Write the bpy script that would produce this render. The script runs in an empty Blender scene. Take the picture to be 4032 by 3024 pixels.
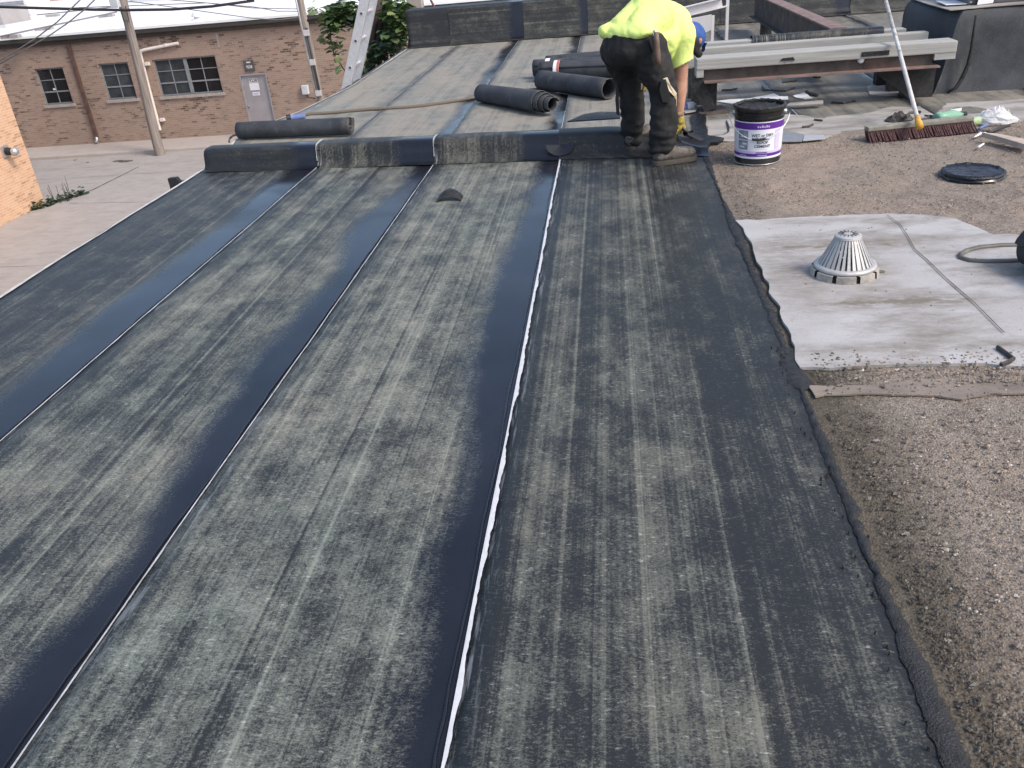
import bpy, bmesh, math, random
from mathutils import Vector, Matrix, Quaternion, noise
R = math.radians
random.seed(7)
S = bpy.context.scene
C = S.collection

# ------------------------------------------------------------------ camera, sky, sun, exposure
CAM_H = 1.45
FPX = 851.0                                   # focal length in pixels of a 1024 px wide picture
_dn = Vector((148, 1583, 851)).normalized()   # straight down, in camera axes (right, down, forward)
_fw = Vector((94.4, -466.4, 851)); _fw = (_fw - _dn * _fw.dot(_dn)).normalized()
_rt = _fw.cross(-_dn)
ROT = Matrix((_rt, _fw, -_dn))                # rows: world X, Y, Z in camera axes
cam_d = bpy.data.cameras.new('camera'); cam = bpy.data.objects.new('camera', cam_d); C.objects.link(cam)
cam_d.sensor_width = 36; cam_d.lens = 36 * FPX / 1024; cam_d.clip_start = 0.05; cam_d.clip_end = 600
cx, cy, cz = ROT.col[0], ROT.col[1], ROT.col[2]
mw = Matrix.Identity(4)
for i in range(3):
    mw[i][0] = cx[i]; mw[i][1] = -cy[i]; mw[i][2] = -cz[i]
mw[2][3] = CAM_H
cam.matrix_world = mw
S.camera = cam

SUN_AZ, SUN_EL = 118.0, 46.0                  # azimuth clockwise from +Y, elevation
w = bpy.data.worlds.new('World'); S.world = w; w.use_nodes = True
sky = w.node_tree.nodes.new('ShaderNodeTexSky'); sky.sky_type = 'NISHITA'; sky.sun_disc = False
sky.sun_elevation = R(SUN_EL); sky.sun_rotation = R(SUN_AZ); sky.air_density = 1.0; sky.dust_density = 3.0
bg = w.node_tree.nodes['Background']; bg.inputs[1].default_value = 0.13
w.node_tree.links.new(sky.outputs[0], bg.inputs[0])
sl = bpy.data.lights.new('sun', 'SUN'); sl.energy = 1.3; sl.angle = R(15); sl.color = (1.0, 0.9, 0.78)
so = bpy.data.objects.new('sun', sl); C.objects.link(so)
sd = Vector((math.sin(R(SUN_AZ)) * math.cos(R(SUN_EL)), math.cos(R(SUN_AZ)) * math.cos(R(SUN_EL)), math.sin(R(SUN_EL))))
so.rotation_euler = (-sd).to_track_quat('-Z', 'Y').to_euler(); so.location = (0, 0, 20)
S.view_settings.view_transform = 'Standard'; S.view_settings.look = 'None'
S.view_settings.exposure = 0.95; S.view_settings.gamma = 1; S.view_settings.use_curve_mapping = False
S.render.resolution_x = 1024; S.render.resolution_y = 768

# ------------------------------------------------------------------ measuring: photo pixel -> place
EYE = Vector((0, 0, CAM_H))
CR = {'d': (0, 0, 4032), 1: (0, 0, 1000), 2: (900, 0, 1000), 3: (1800, 0, 1000), 4: (2700, 0, 700), 5: (3330, 0, 702),
      6: (2732, 350, 1300), 7: (2300, 0, 700.0 * 4 / 5 * 2212 / 1327), 8: (700, 400, 1200), 'a': (1150, 0, 600), 'b': (3632, 0, 400),
      'c': (3632, 400, 400), 'e': (2560, 330, 400), 'f': (0, 550, 400), 'g': (1500, 0, 1000), 'h': (3600, 900, 432),
      'i': (2832, 1100, 1200)}
def _ray(c, x, y):
    ox, oy, wd = CR[c]
    px = (ox + x * wd / 2212) / 4032 * 1024 - 512; py = (oy + y * wd / 2212) / 4032 * 1024 - 384
    return ROT @ Vector((px, py, FPX))
def az(c, x, y, z=0.0):
    r = _ray(c, x, y); return EYE + r * ((z - CAM_H) / r.z)
def ay(c, x, y, Y):
    r = _ray(c, x, y); return EYE + r * (Y / r.y)
def ax(c, x, y, X):
    r = _ray(c, x, y); return EYE + r * (X / r.x)
def nz(*a): return noise.noise(Vector(a if len(a) == 3 else (a + (0.0,) * (3 - len(a)))))

# ------------------------------------------------------------------ mesh helpers
ORG = {}
def tag(o, label=None, cat=None, group=None, kind=None):
    if label: o['label'] = label
    if cat: o['category'] = cat
    if group: o['group'] = group
    if kind: o['kind'] = kind
    return o
def thing(name, loc, label, cat, group=None, kind=None):
    o = bpy.data.objects.new(name, None); C.objects.link(o); o.location = loc; o.empty_display_size = .05
    ORG[o.name] = Vector(loc)
    return tag(o, label, cat, group, kind)
class MB:
    def __init__(s): s.v = []; s.f = []
    def add(s, vs, fs):
        b = len(s.v); s.v += [Vector(v) for v in vs]; s.f += [tuple(b + i for i in f) for f in fs]; return s
    def mm(s, a, b):
        (x0, y0, z0), (x1, y1, z1) = a, b
        return s.add([(x0, y0, z0), (x1, y0, z0), (x1, y1, z0), (x0, y1, z0), (x0, y0, z1), (x1, y0, z1), (x1, y1, z1), (x0, y1, z1)],
                     [(0, 3, 2, 1), (4, 5, 6, 7), (0, 1, 5, 4), (1, 2, 6, 5), (2, 3, 7, 6), (3, 0, 4, 7)])
    def bar(s, p, q, wd, ht, up=(0, 0, 1)):
        p, q = Vector(p), Vector(q); d = (q - p).normalized(); u = Vector(up)
        r = d.cross(u)
        if r.length < 1e-4: r = d.cross(Vector((1, 0, 0)))
        r.normalize(); u = r.cross(d)
        r = r * (wd / 2); u = u * (ht / 2)
        return s.add([p - r - u, p + r - u, p + r + u, p - r + u, q - r - u, q + r - u, q + r + u, q - r + u],
                     [(0, 1, 2, 3), (7, 6, 5, 4), (0, 4, 5, 1), (1, 5, 6, 2), (2, 6, 7, 3), (3, 7, 4, 0)])
    def tube(s, pts, r, n=8, cap=True):
        pts = [Vector(p) for p in pts]; m = len(pts)
        rr = r if isinstance(r, (list, tuple)) else [r] * m
        b = len(s.v); ref = None
        for i, p in enumerate(pts):
            t = (pts[min(i + 1, m - 1)] - pts[max(i - 1, 0)]).normalized()
            if ref is None:
                ref = t.cross(Vector((0, 0, 1)))
                if ref.length < .05: ref = t.cross(Vector((1, 0, 0)))
            ref = (ref - t * ref.dot(t)).normalized(); bi = t.cross(ref)
            for k in range(n):
                a = 2 * math.pi * k / n
                s.v.append(p + (ref * math.cos(a) + bi * math.sin(a)) * rr[i])
        for i in range(m - 1):
            for k in range(n):
                k2 = (k + 1) % n
                s.f.append((b + i * n + k, b + i * n + k2, b + (i + 1) * n + k2, b + (i + 1) * n + k))
        if cap:
            s.f.append(tuple(b + k for k in range(n))[::-1]); s.f.append(tuple(b + (m - 1) * n + k for k in range(n)))
        return s
    def lathe(s, prof, n=32, c=(0, 0, 0), a0=0, a1=2 * math.pi, axis=None):
        c = Vector(c); full = abs(a1 - a0 - 2 * math.pi) < 1e-6; k = n if full else n + 1
        q = Vector((0, 0, 1)).rotation_difference(Vector(axis).normalized()) if axis else None
        b = len(s.v)
        for (r, z) in prof:
            for i in range(k):
                a = a0 + (a1 - a0) * i / n
                p = Vector((r * math.cos(a), r * math.sin(a), z))
                s.v.append(c + (q @ p if q else p))
        for j in range(len(prof) - 1):
            for i in range(n):
                i2 = (i + 1) % k
                s.f.append((b + j * k + i, b + j * k + i2, b + (j + 1) * k + i2, b + (j + 1) * k + i))
        return s
    def prism(s, poly, z0, z1):
        n = len(poly); b = len(s.v)
        for z in (z0, z1):
            for p in poly: s.v.append(Vector((p[0], p[1], z)))
        s.f.append(tuple(b + i for i in range(n))[::-1]); s.f.append(tuple(b + n + i for i in range(n)))
        for i in range(n):
            j = (i + 1) % n; s.f.append((b + i, b + j, b + n + j, b + n + i))
        return s
    def slab(s, poly, thick):                 # 3-D polygon given a thickness along its normal
        poly = [Vector(p) for p in poly]; n = len(poly)
        nn = Vector((0, 0, 0))
        for i in range(n): nn += poly[i].cross(poly[(i + 1) % n])
        nn.normalize(); b = len(s.v)
        s.v += [p - nn * thick / 2 for p in poly] + [p + nn * thick / 2 for p in poly]
        s.f.append(tuple(b + i for i in range(n))[::-1]); s.f.append(tuple(b + n + i for i in range(n)))
        for i in range(n):
            j = (i + 1) % n; s.f.append((b + i, b + j, b + n + j, b + n + i))
        return s
    def grid(s, fn, nu, nv):
        b = len(s.v)
        for j in range(nv + 1):
            for i in range(nu + 1): s.v.append(Vector(fn(i / nu, j / nv)))
        for j in range(nv):
            for i in range(nu):
                a = b + j * (nu + 1) + i; s.f.append((a, a + 1, a + nu + 2, a + nu + 1))
        return s
    def build(s, name, mat, parent=None, smooth=False, loc=None, bevel=0, auto=None, **kw):
        if parent is not None:
            o0 = ORG[parent.name]
        else:
            o0 = Vector(loc) if loc is not None else Vector((0, 0, 0))
        me = bpy.data.meshes.new(name)
        me.from_pydata([v - o0 for v in s.v], [], s.f); me.validate(); me.update()
        bm = bmesh.new(); bm.from_mesh(me); bmesh.ops.recalc_face_normals(bm, faces=bm.faces)
        if bevel: bmesh.ops.bevel(bm, geom=[e for e in bm.edges if e.is_manifold and e.calc_face_angle(0) > .6], offset=bevel, segments=2, affect='EDGES', profile=.6)
        bm.to_mesh(me); bm.free()
        me.materials.append(mat)
        if smooth:
            me.polygons.foreach_set('use_smooth', [True] * len(me.polygons))
            if auto:
                me.set_sharp_from_angle(angle=R(auto))
        o = bpy.data.objects.new(name, me); C.objects.link(o)
        if parent is not None: o.parent = parent; ORG[o.name] = o0
        else: o.location = o0; ORG[o.name] = o0
        tag(o, **kw)
        return o
def jag(pts, amp, step, seed=0):               # a hand-torn outline
    out = []; n = len(pts)
    for i in range(n):
        a, b = Vector(pts[i][:2]), Vector(pts[(i + 1) % n][:2]); L = (b - a).length; k = max(1, int(L / step))
        nrm = Vector((-(b - a).y, (b - a).x)) / max(L, 1e-6)
        for j in range(k):
            p = a + (b - a) * (j / k)
            p = p + nrm * (nz(p.x * 9 + seed, p.y * 9, seed * 1.7) * amp + nz(p.x * 37 + seed, p.y * 37, 3) * amp * .5)
            out.append((p.x, p.y))
    return out

# ------------------------------------------------------------------ material helpers
class NT:
    def __init__(s, name):
        s.m = bpy.data.materials.new(name); s.m.use_nodes = True; s.t = s.m.node_tree
        s.b = s.t.nodes['Principled BSDF']
    def n(s, ty, ins=(), **pr):
        x = s.t.nodes.new('ShaderNode' + ty)
        for k, v in pr.items(): setattr(x, k, v)
        for k, v in (ins.items() if isinstance(ins, dict) else enumerate(ins)):
            if v is not None: s.put(x.inputs[k], v)
        return x
    def put(s, sock, v):
        if isinstance(v, bpy.types.NodeSocket): s.t.links.new(v, sock)
        elif isinstance(v, bpy.types.Node): s.t.links.new(v.outputs[0], sock)
        else:
            if isinstance(v, (tuple, list)) and len(v) == 3 and sock.type == 'RGBA': v = (*v, 1)
            sock.default_value = v
    def ma(s, op, a, b=0.0, c=None, clamp=False):
        return s.n('Math', [a, b, c], operation=op, use_clamp=clamp).outputs[0]
    def mr(s, v, a, b, c=0.0, d=1.0): return s.n('MapRange', [v, a, b, c, d]).outputs[0]
    def mix(s, f, a, b, mode='MIX'):
        x = s.n('Mix', data_type='RGBA', blend_type=mode)
        s.put(x.inputs[0], f); s.put(x.inputs[6], a); s.put(x.inputs[7], b); return x.outputs[2]
    def pos(s): return s.n('NewGeometry').outputs['Position']
    def obj(s): return s.n('TexCoord').outputs['Object']
    def sep(s, v): x = s.n('SeparateXYZ', [v]); return x.outputs[0], x.outputs[1], x.outputs[2]
    def vec(s, x, y, z=0.0): return s.n('CombineXYZ', [x, y, z]).outputs[0]
    def sc(s, v, k): return s.n('VectorMath', [v, k], operation='MULTIPLY').outputs[0]
    def noi(s, v, sc=1.0, det=3.0, ro=.55, dist=0.0):
        return s.n('TexNoise', {'Vector': v, 'Scale': sc, 'Detail': det, 'Roughness': ro, 'Distortion': dist}).outputs[0]
    def vor(s, v, sc, out=0, feature='F1'):
        return s.n('TexVoronoi', {'Vector': v, 'Scale': sc}, feature=feature).outputs[out]
    def rnd(s): return s.n('ObjectInfo').outputs['Random']
    def bump(s, h, st=.3, d=.01):
        x = s.n('Bump', {'Height': h, 'Strength': st, 'Distance': d}); s.put(s.b.inputs['Normal'], x.outputs[0])
    def set(s, col=None, rough=None, metal=None, spec=None, **kw):
        for k, v in (('Base Color', col), ('Roughness', rough), ('Metallic', metal), ('Specular IOR Level', spec), *kw.items()):
            if v is not None: s.put(s.b.inputs[k], v)
        return s
def plain(name, col, rough=.6, metal=0.0, var=.25, scale=8.0, bump=0.0, spec=.5, dirt=None):
    t = NT(name); p = t.obj(); r = t.rnd()
    p2 = t.n('VectorMath', [p, t.vec(t.ma('MULTIPLY', r, 31.0), r, 0.0)], operation='ADD').outputs[0]
    f = t.noi(p2, scale, 5, .6)
    lo = tuple(c * (1 - var) for c in col); hi = tuple(min(1, c * (1 + var)) for c in col)
    c = t.mix(t.mr(f, .3, .7), lo, hi)
    if dirt:
        g = t.noi(p2, scale * .45, 6, .65)
        c = t.mix(t.mr(g, .52, .68), c, dirt)
    t.set(c, t.mr(f, .3, .7, min(1, rough + .1), max(0, rough - .1)), metal, spec)
    if bump: t.bump(t.noi(p2, scale * 5, 4), bump, .01)
    return t.m

def membrane(name, dust=.5, band=(0.2, .14), dark=(.015, .0165, .019), dusty=(.212, .222, .204), width=.905, bandrough=.27, wall=False, lane=0.0):
    t = NT(name); x, y, z = t.sep(t.obj()); r = t.rnd(); x0 = x
    if wall: x, y = z, t.ma('ADD', x, y)
    ro = t.ma('MULTIPLY', r, 57.0)
    v3 = lambda a, b: t.vec(t.ma('MULTIPLY', x, a), t.ma('MULTIPLY', y, b), ro)
    st1 = t.noi(v3(9.0, .10), 1, 4, .6)
    st2 = t.noi(v3(36.0, .07), 1, 3, .6)
    st3 = t.noi(v3(120.0, .25), 1, 2, .6)
    pa = t.noi(v3(1.9, 1.3), 1, 7, .64)
    pb = t.noi(v3(13.0, 5.5), 1, 7, .72)
    pc = t.noi(v3(6.0, 5.0), 1, 8, .78)
    sp = t.noi(v3(95.0, 190.0), 1, 3, .75)
    sq = t.noi(v3(260.0, 400.0), 1, 2, .7)
    d = t.ma('MULTIPLY', t.ma('SUBTRACT', st1, .5), 1.2)
    for v, k in ((st2, .7), (st3, .8), (pa, 1.1), (pb, 1.2), (pc, 2.0)):
        d = t.ma('MULTIPLY_ADD', t.ma('SUBTRACT', v, .5), k, d)
    d = t.ma('ADD', d, t.mr(st2, .60, .68, 0.0, .28))      # pale roller lines along the sheet
    d = t.ma('ADD', d, t.mr(st2, .40, .34, 0.0, -.15))
    d = t.ma('ADD', d, dust)
    lm = t.mr(t.ma('ADD', x0, t.ma('MULTIPLY', t.ma('SUBTRACT', pb, .5), .05)), .03, .11, -.30, 0.0)
    if not wall: d = t.ma('ADD', d, lm)
    if lane: d = t.ma('ADD', d, t.mr(t.noi(v3(13.0, .03), 1, 1, .4), .46, .54, -.10, .10))
    if lane: d = t.ma('SUBTRACT', d, t.ma('MULTIPLY', t.mr(t.ma('ADD', x0, t.ma('MULTIPLY', t.ma('SUBTRACT', pb, .5), .1)), .50, .60), lane))
    mic = t.ma('ADD', t.ma('MULTIPLY', sp, .55), t.ma('MULTIPLY', sq, .45))
    d = t.ma('MULTIPLY_ADD', t.ma('SUBTRACT', d, .5), .30, mic)
    d = t.mr(d, .40, .70, .03, 1.0)
    bw = t.ma('ADD', band[0], t.ma('MULTIPLY', t.ma('SUBTRACT', t.noi(t.vec(ro, t.ma('MULTIPLY', y, .8), 1.0), 1, 2, .5), .5), band[1] * 3.0))
    edge = t.ma('SUBTRACT', width, bw)
    for v, k in ((pb, .10), (sp, .13), (sq, .07)):
        edge = t.ma('ADD', edge, t.ma('MULTIPLY', t.ma('SUBTRACT', v, .5), k))
    bm = t.n('MapRange', [x0, t.ma('SUBTRACT', edge, .05), t.ma('ADD', edge, .08), 0.0, 1.0], interpolation_type='SMOOTHSTEP').outputs[0]
    if band[0] <= 0: bm = 0.0
    tint = t.mix(t.mr(pa, .35, .65), (.49, .53, .50), (.545, .525, .48))
    dc = t.mix(1.0, dusty, t.sc(tint, (1.92, 1.92, 1.92)), 'MULTIPLY')
    base = t.mix(d, dark, dc)
    fl = t.ma('MULTIPLY', t.mr(t.noi(v3(48.0, 125.0), 1, 3, .6), .60, .70), t.ma('ADD', t.ma('MULTIPLY', d, .75), .10))
    base = t.mix(t.ma('MULTIPLY', fl, .75), base, (.42, .43, .40))
    if not wall:                                            # chalk scuffed off the lap edge
        sm = t.ma('MULTIPLY', t.mr(x0, 0.0, .06, 1.0, 0.0), t.mr(t.noi(v3(70.0, 5.0), 1, 5, .75), .53, .66))
        base = t.mix(t.ma('MULTIPLY', sm, .8), base, (.50, .51, .50))
    bandc = t.mix(t.mr(pa, .35, .65), (.006, .0065, .010), (.014, .015, .021))
    base = t.mix(bm, base, bandc)
    t.set(base, t.n('Mix', [bm, None, t.mr(d, 0.0, 1.0, .46, .74), t.mr(t.noi(v3(2.0, 2.6), 1, 3, .5), .36, .62, bandrough, bandrough - .15)]).outputs[0], spec=t.n('Mix', [bm, None, .32, .5]).outputs[0])
    h = t.ma('ADD', t.ma('MULTIPLY', sp, .5), t.ma('MULTIPLY', sq, .4))
    h = t.ma('MULTIPLY', h, t.ma('SUBTRACT', 1.0, t.ma('MULTIPLY', bm, .93)))
    h = t.ma('ADD', h, t.ma('MULTIPLY', pa, .6))
    t.bump(h, .35, .004)
    return t.m
M = {}
M['mem'] = membrane('membrane_dusty', .56)
M['mem_left'] = membrane('membrane_dark_left', .34, (.2, .08), dusty=(.15, .155, .15))
M['mem_right'] = membrane('membrane_right', .42, (0, 0), dusty=(.155, .162, .148), lane=.30)
M['mem_far'] = membrane('membrane_far', 1.0, (.13, .12), dusty=(.255, .240, .220), dark=(.07, .07, .068))
M['mem_far_dark'] = membrane('membrane_far_worn', .8, (.08, .1), dusty=(.22, .205, .19), dark=(.045, .044, .043))
M['mem_wall'] = membrane('membrane_wall', .22, (.10, .12), dusty=(.14, .14, .125), width=.95, wall=True)
def slate(name):
    t = NT(name); p = t.obj(); r = t.rnd()
    q = t.n('VectorMath', [p, t.vec(t.ma('MULTIPLY', r, 37.0), r, 0.0)], operation='ADD').outputs[0]
    a = t.noi(q, 5, 6, .65); b = t.noi(q, 160, 4, .7); g = t.noi(t.sc(q, (1.0, 1.0, .35)), 13, 5, .7)
    c = t.mix(t.mr(a, .35, .68), (.026, .029, .035), (.060, .066, .076))
    c = t.mix(t.mr(b, .5, .72, 0, .5), c, (.11, .118, .128)); c = t.mix(t.mr(g, .56, .70, 0, .45), c, (.125, .128, .125))
    t.set(c, t.mr(a, .3, .7, .6, .8), spec=.3); t.bump(b, .4, .003); return t.m
M['mem_new'] = slate('membrane_slate')
M['mem_curb'] = membrane('membrane_curb', .34, (.3, .2), dusty=(.16, .16, .142))
M['mem_curb_dark'] = membrane('membrane_curb_dark', .15, (.25, .2), dusty=(.10, .10, .093), wall=True)
M['under'] = plain('membrane_underside', (.09, .09, .088), .8, var=.35, scale=30)
M['talc'] = plain('white_lap_edge', (.54, .55, .57), .8, var=.12, scale=40)
M['talc_grey'] = plain('grey_lap_edge', (.42, .43, .42), .8, var=.3, scale=60)
M['tar'] = plain('wet_tar', (.008, .008, .010), .25, var=.4, scale=30, bump=.6)
M['tar_dull'] = plain('tar_dull', (.016, .016, .018), .55, var=.5, scale=40, bump=.8)
M['bleed'] = plain('asphalt_bleed', (.012, .013, .02), .25, var=.3, scale=50)
M['edge_metal'] = plain('edge_flashing', (.50, .48, .44), .6, var=.3, scale=14)
M['deck'] = plain('deck', (.06, .06, .06), .9)

def gravel_mat(name, stone=False):
    t = NT(name); p = t.pos(); x, y, z = t.sep(p)
    big = t.noi(p, 1.3, 5, .6); mid = t.noi(p, 7, 5, .65)
    c = t.mix(t.mr(big, .38, .62), (.30, .235, .185), (.235, .205, .17))
    c = t.mix(t.mr(mid, .45, .70), c, (.17, .142, .118))
    c = t.mix(t.ma('MULTIPLY', t.mr(t.noi(p, 3.1, 6, .7), .50, .66), .7), c, (.145, .12, .098))
    cell = t.n('TexVoronoi', {'Vector': p, 'Scale': 150.0})
    cr = t.sep(cell.outputs[1])[0]
    c = t.mix(t.mr(cr, .6, 1.0, 0.0, .5), c, (.42, .37, .32))
    c = t.mix(t.mr(cr, .20, 0.0, 0.0, .7), c, (.08, .064, .058))
    fine = t.noi(p, 90, 4, .75)
    c = t.mix(t.mr(fine, .46, .74, 0.0, .6), c, (.13, .108, .095))
    # tar-stained margin beside the new membrane
    st = t.mr(t.ma('ADD', x, t.ma('MULTIPLY', t.ma('SUBTRACT', mid, .5), .34)), .70, .92, 1.0, 0.0)
    st = t.ma('MULTIPLY', st, t.mr(y, 4.6, 3.9, 0.35, 1.0))
    c = t.mix(st, c, t.sc(c, (.36, .38, .36)))
    t.set(c, .9, spec=.3)
    d = t.ma('MULTIPLY', cell.outputs[0], -1.0)
    t.bump(t.ma('ADD', t.ma('MULTIPLY', d, 1.0), t.ma('MULTIPLY', t.noi(p, 40, 4, .7), .9)), .6, .006)
    return t.m
M['gravel'] = gravel_mat('roof_gravel')
def stone_mat():
    t = NT('gravel_stones'); p = t.pos()
    cr = t.sep(t.vor(p, 55, 1))[0]
    c = t.mix(cr, (.09, .072, .062), (.32, .265, .22)); c = t.mix(t.mr(cr, .93, 1), c, (.52, .49, .45))
    x, y, z = t.sep(p)
    st = t.mr(t.ma('ADD', x, t.ma('MULTIPLY', t.ma('SUBTRACT', t.noi(p, 7, 4), .5), .3)), .70, .90, 1.0, 0.0)
    c = t.mix(t.ma('MULTIPLY', st, t.mr(y, 4.6, 3.9, 0.2, 1.0)), c, t.sc(c, (.4, .42, .4)))
    t.set(c, .8); return t.m
M['stone'] = stone_mat()
def coat_mat(name, a, b, dirt, lo=.5, hi=.72, marks=()):
    t = NT(name); p = t.pos()
    c = t.mix(t.mr(t.noi(p, 2.2, 5, .6), .35, .65), a, b)
    ani = t.sc(p, (1.4, 3.2, 1.0))
    g = t.noi(ani, 1.5, 7, .68); c = t.mix(t.mr(g, lo, hi, 0, .85), c, dirt)
    X, Y, Z = t.sep(p)
    for (mx, my, sx, sy, kk) in marks:                 # old puddle rings and silt left round the drain
        q = t.ma('MULTIPLY', t.mr(t.ma('ABSOLUTE', t.ma('SUBTRACT', X, mx)), sx * .4, sx, 1.0, 0.0), t.mr(t.ma('ABSOLUTE', t.ma('SUBTRACT', Y, my)), 0.0, sy, 1.0, 0.0))
        c = t.mix(t.ma('MULTIPLY', t.ma('MULTIPLY', q, kk), t.mr(t.noi(ani, 7, 6, .7), .3, .62)), c, dirt)
    c = t.mix(t.mr(t.noi(p, 160, 3, .7), .54, .75, 0, .55), c, tuple(k * .45 for k in a))
    c = t.mix(t.mr(t.noi(p, 26, 4, .7), .62, .74, 0, .6), c, tuple(k * .4 for k in a))
    t.set(c, .75); t.bump(t.noi(p, 180, 4, .7), .5, .003); return t.m
M['coat'] = coat_mat('white_coating', (.36, .35, .345), (.43, .425, .43), (.17, .148, .118), .47, .68, [(1.05, 3.95, .55, .11, 1.3), (1.12, 3.27, .38, .10, 1.6), (.98, 3.6, .3, .3, .7), (1.75, 3.55, .4, .16, 1.1), (.75, 3.6, .14, .6, .8), (1.1, 2.86, 1.0, .07, .9)])
M['coat2'] = coat_mat('grey_coating', (.33, .315, .295), (.40, .385, .37), (.17, .155, .135), .44, .62)
M['felt'] = coat_mat('tan_felt', (.23, .19, .155), (.26, .22, .185), (.13, .11, .095), .44, .62)
M['white_spill'] = plain('white_spill', (.8, .8, .8), .5, var=.1, scale=30)

def brick_mat(name, c1, c2, mortar, axis='x', dark=(.10, .07, .055), dk=.5):
    t = NT(name); x, y, z = t.sep(t.pos())
    u = x if axis == 'x' else y
    v = t.vec(u, z, 0.0)
    b = t.n('TexBrick', {'Vector': v, 'Color1': c1, 'Color2': c2, 'Mortar': mortar, 'Scale': 1.0, 'Mortar Size': .006, 'Mortar Smooth': .2,
                         'Bias': -.1, 'Brick Width': .203, 'Row Height': .0677}, offset=.5)
    # per-brick dark bricks in clusters
    ci = t.n('TexBrick', {'Vector': v, 'Color1': (0, 0, 0), 'Color2': (1, 1, 1), 'Mortar': (.5, .5, .5), 'Scale': 1.0, 'Mortar Size': 0.0, 'Brick Width': .203,
                          'Row Height': .0677}, offset=.5)
    cl = t.noi(v, .8, 4, .6); cl2 = t.noi(v, .35, 3, .5)
    f = t.ma('ADD', ci.outputs[0], t.ma('MULTIPLY', t.ma('SUBTRACT', cl, .5), 1.6))
    f = t.ma('MULTIPLY', t.mr(f, .82, 1.12), t.ma('SUBTRACT', 1.0, b.outputs[1]))
    c = t.mix(t.ma('MULTIPLY', f, dk), b.outputs[0], dark)
    c = t.mix(t.mr(cl2, .4, .62, 0, .35), c, t.mix(.5, c, (.30, .24, .21)))
    t.set(c, .85, spec=.2)
    t.bump(b.outputs[1], -.5, .006)
    return t.m
M['brick'] = brick_mat('tan_brick', (.335, .24, .187), (.255, .175, .137), (.35, .29, .245), dark=(.075, .052, .044), dk=.85)
M['soldier'] = plain('soldier_brick', (.32, .23, .185), .85, var=.25, scale=30)
M['brick_orange'] = brick_mat('orange_brick', (.56, .36, .235), (.48, .285, .18), (.60, .45, .335), 'y', dark=(.26, .15, .10), dk=.6)
M['conc'] = coat_mat('alley_concrete', (.315, .293, .277), (.345, .322, .305), (.245, .228, .215), .46, .72)
M['conc2'] = coat_mat('apron_concrete', (.37, .33, .305), (.40, .36, .335), (.28, .25, .235), .52, .8)
M['white_roof'] = plain('white_roof', (.82, .83, .84), .5, var=.05, scale=.6)
M['fascia'] = plain('dark_fascia', (.045, .045, .042), .5, var=.25, scale=3)
M['soffit'] = plain('brown_gutter', (.055, .042, .036), .6, var=.25, scale=3)  # dark brown of the gutter soffit
M['glass'] = plain('dark_glass', (.012, .013, .015), .12, var=.5, scale=1.2, spec=.6)
M['glass_pale'] = plain('pale_glass', (.045, .052, .06), .18, var=.5, scale=2.2, spec=.6)  # paler, bluer glass for some of the panes
M['steel_frame'] = plain('window_steel', (.22, .235, .25), .5, var=.15)
M['sill'] = plain('stone_sill', (.35, .31, .28), .8, var=.15)
M['door'] = plain('door_grey', (.30, .285, .30), .5, var=.12, scale=2.5)
M['paper'] = plain('white_paper', (.72, .72, .75), .6, var=.05)
M['blue_print'] = plain('blue_print', (.12, .17, .35), .6)
M['black'] = plain('black', (.015, .015, .016), .5, var=.2)
M['ink'] = plain('dark_ink', (.05, .05, .06), .6, var=.1)
M['sign_dark'] = plain('sign_dark', (.085, .08, .08), .5)
M['sign_white'] = plain('sign_white', (.7, .7, .7), .5, var=.05)
M['rust_pipe'] = plain('brown_downspout', (.105, .058, .046), .65, var=.35, scale=5)
M['galv'] = plain('galvanised', (.52, .53, .55), .38, .75, var=.18, scale=14)
M['alu'] = plain('aluminium', (.62, .62, .64), .42, .55, var=.1, scale=20)
M['white_pvc'] = plain('white_pvc', (.72, .66, .62), .45, var=.08)
M['grey_box'] = plain('grey_box', (.50, .53, .56), .5, var=.06)
def wood_pole():
    t = NT('weathered_pole'); x, y, z = t.sep(t.obj())
    g = t.noi(t.vec(t.ma('MULTIPLY', x, 26.0), t.ma('MULTIPLY', y, 26.0), t.ma('MULTIPLY', z, .9)), 1, 5, .65)
    c = t.mix(t.mr(g, .3, .7), (.12, .105, .095), (.33, .285, .255)); t.set(c, .85); t.bump(g, .5, .01); return t.m
M['pole'] = wood_pole()
def timber():
    t = NT('grey_timber'); x, y, z = t.sep(t.obj())
    g = t.noi(t.vec(t.ma('MULTIPLY', x, 1.3), t.ma('MULTIPLY', y, 40.0), t.ma('MULTIPLY', z, 40.0)), 1, 5, .65)
    k = t.noi(t.obj(), 7, 4, .6)
    c = t.mix(t.mr(g, .3, .7), (.25, .25, .235), (.42, .415, .395)); c = t.mix(t.mr(k, .66, .72), c, (.05, .045, .04))
    t.set(c, .8); t.bump(g, .4, .006); return t.m
M['timber'] = timber()
M['rust'] = plain('rusty_steel', (.065, .052, .046), .7, var=.4, scale=9, bump=.3, dirt=(.13, .075, .06))
M['rust_red'] = plain('red_oxide_steel', (.20, .135, .12), .7, var=.3, scale=9, bump=.2, dirt=(.13, .10, .09))
M['cable'] = plain('black_cable', (.022, .02, .024), .6)
M['wire'] = plain('grey_wire', (.16, .15, .15), .6)
M['leaf'] = plain('vine_leaf', (.065, .115, .032), .55, var=.5, scale=5)
M['leaf_pale'] = plain('vine_leaf_pale', (.15, .19, .075), .55, var=.4, scale=5)
M['leaf_dark'] = plain('vine_leaf_dark', (.028, .055, .022), .55, var=.4, scale=5)
M['stem'] = plain('vine_stem', (.035, .028, .022), .85, var=.3)
M['red_stem'] = plain('red_stem', (.14, .05, .04), .8)
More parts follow.
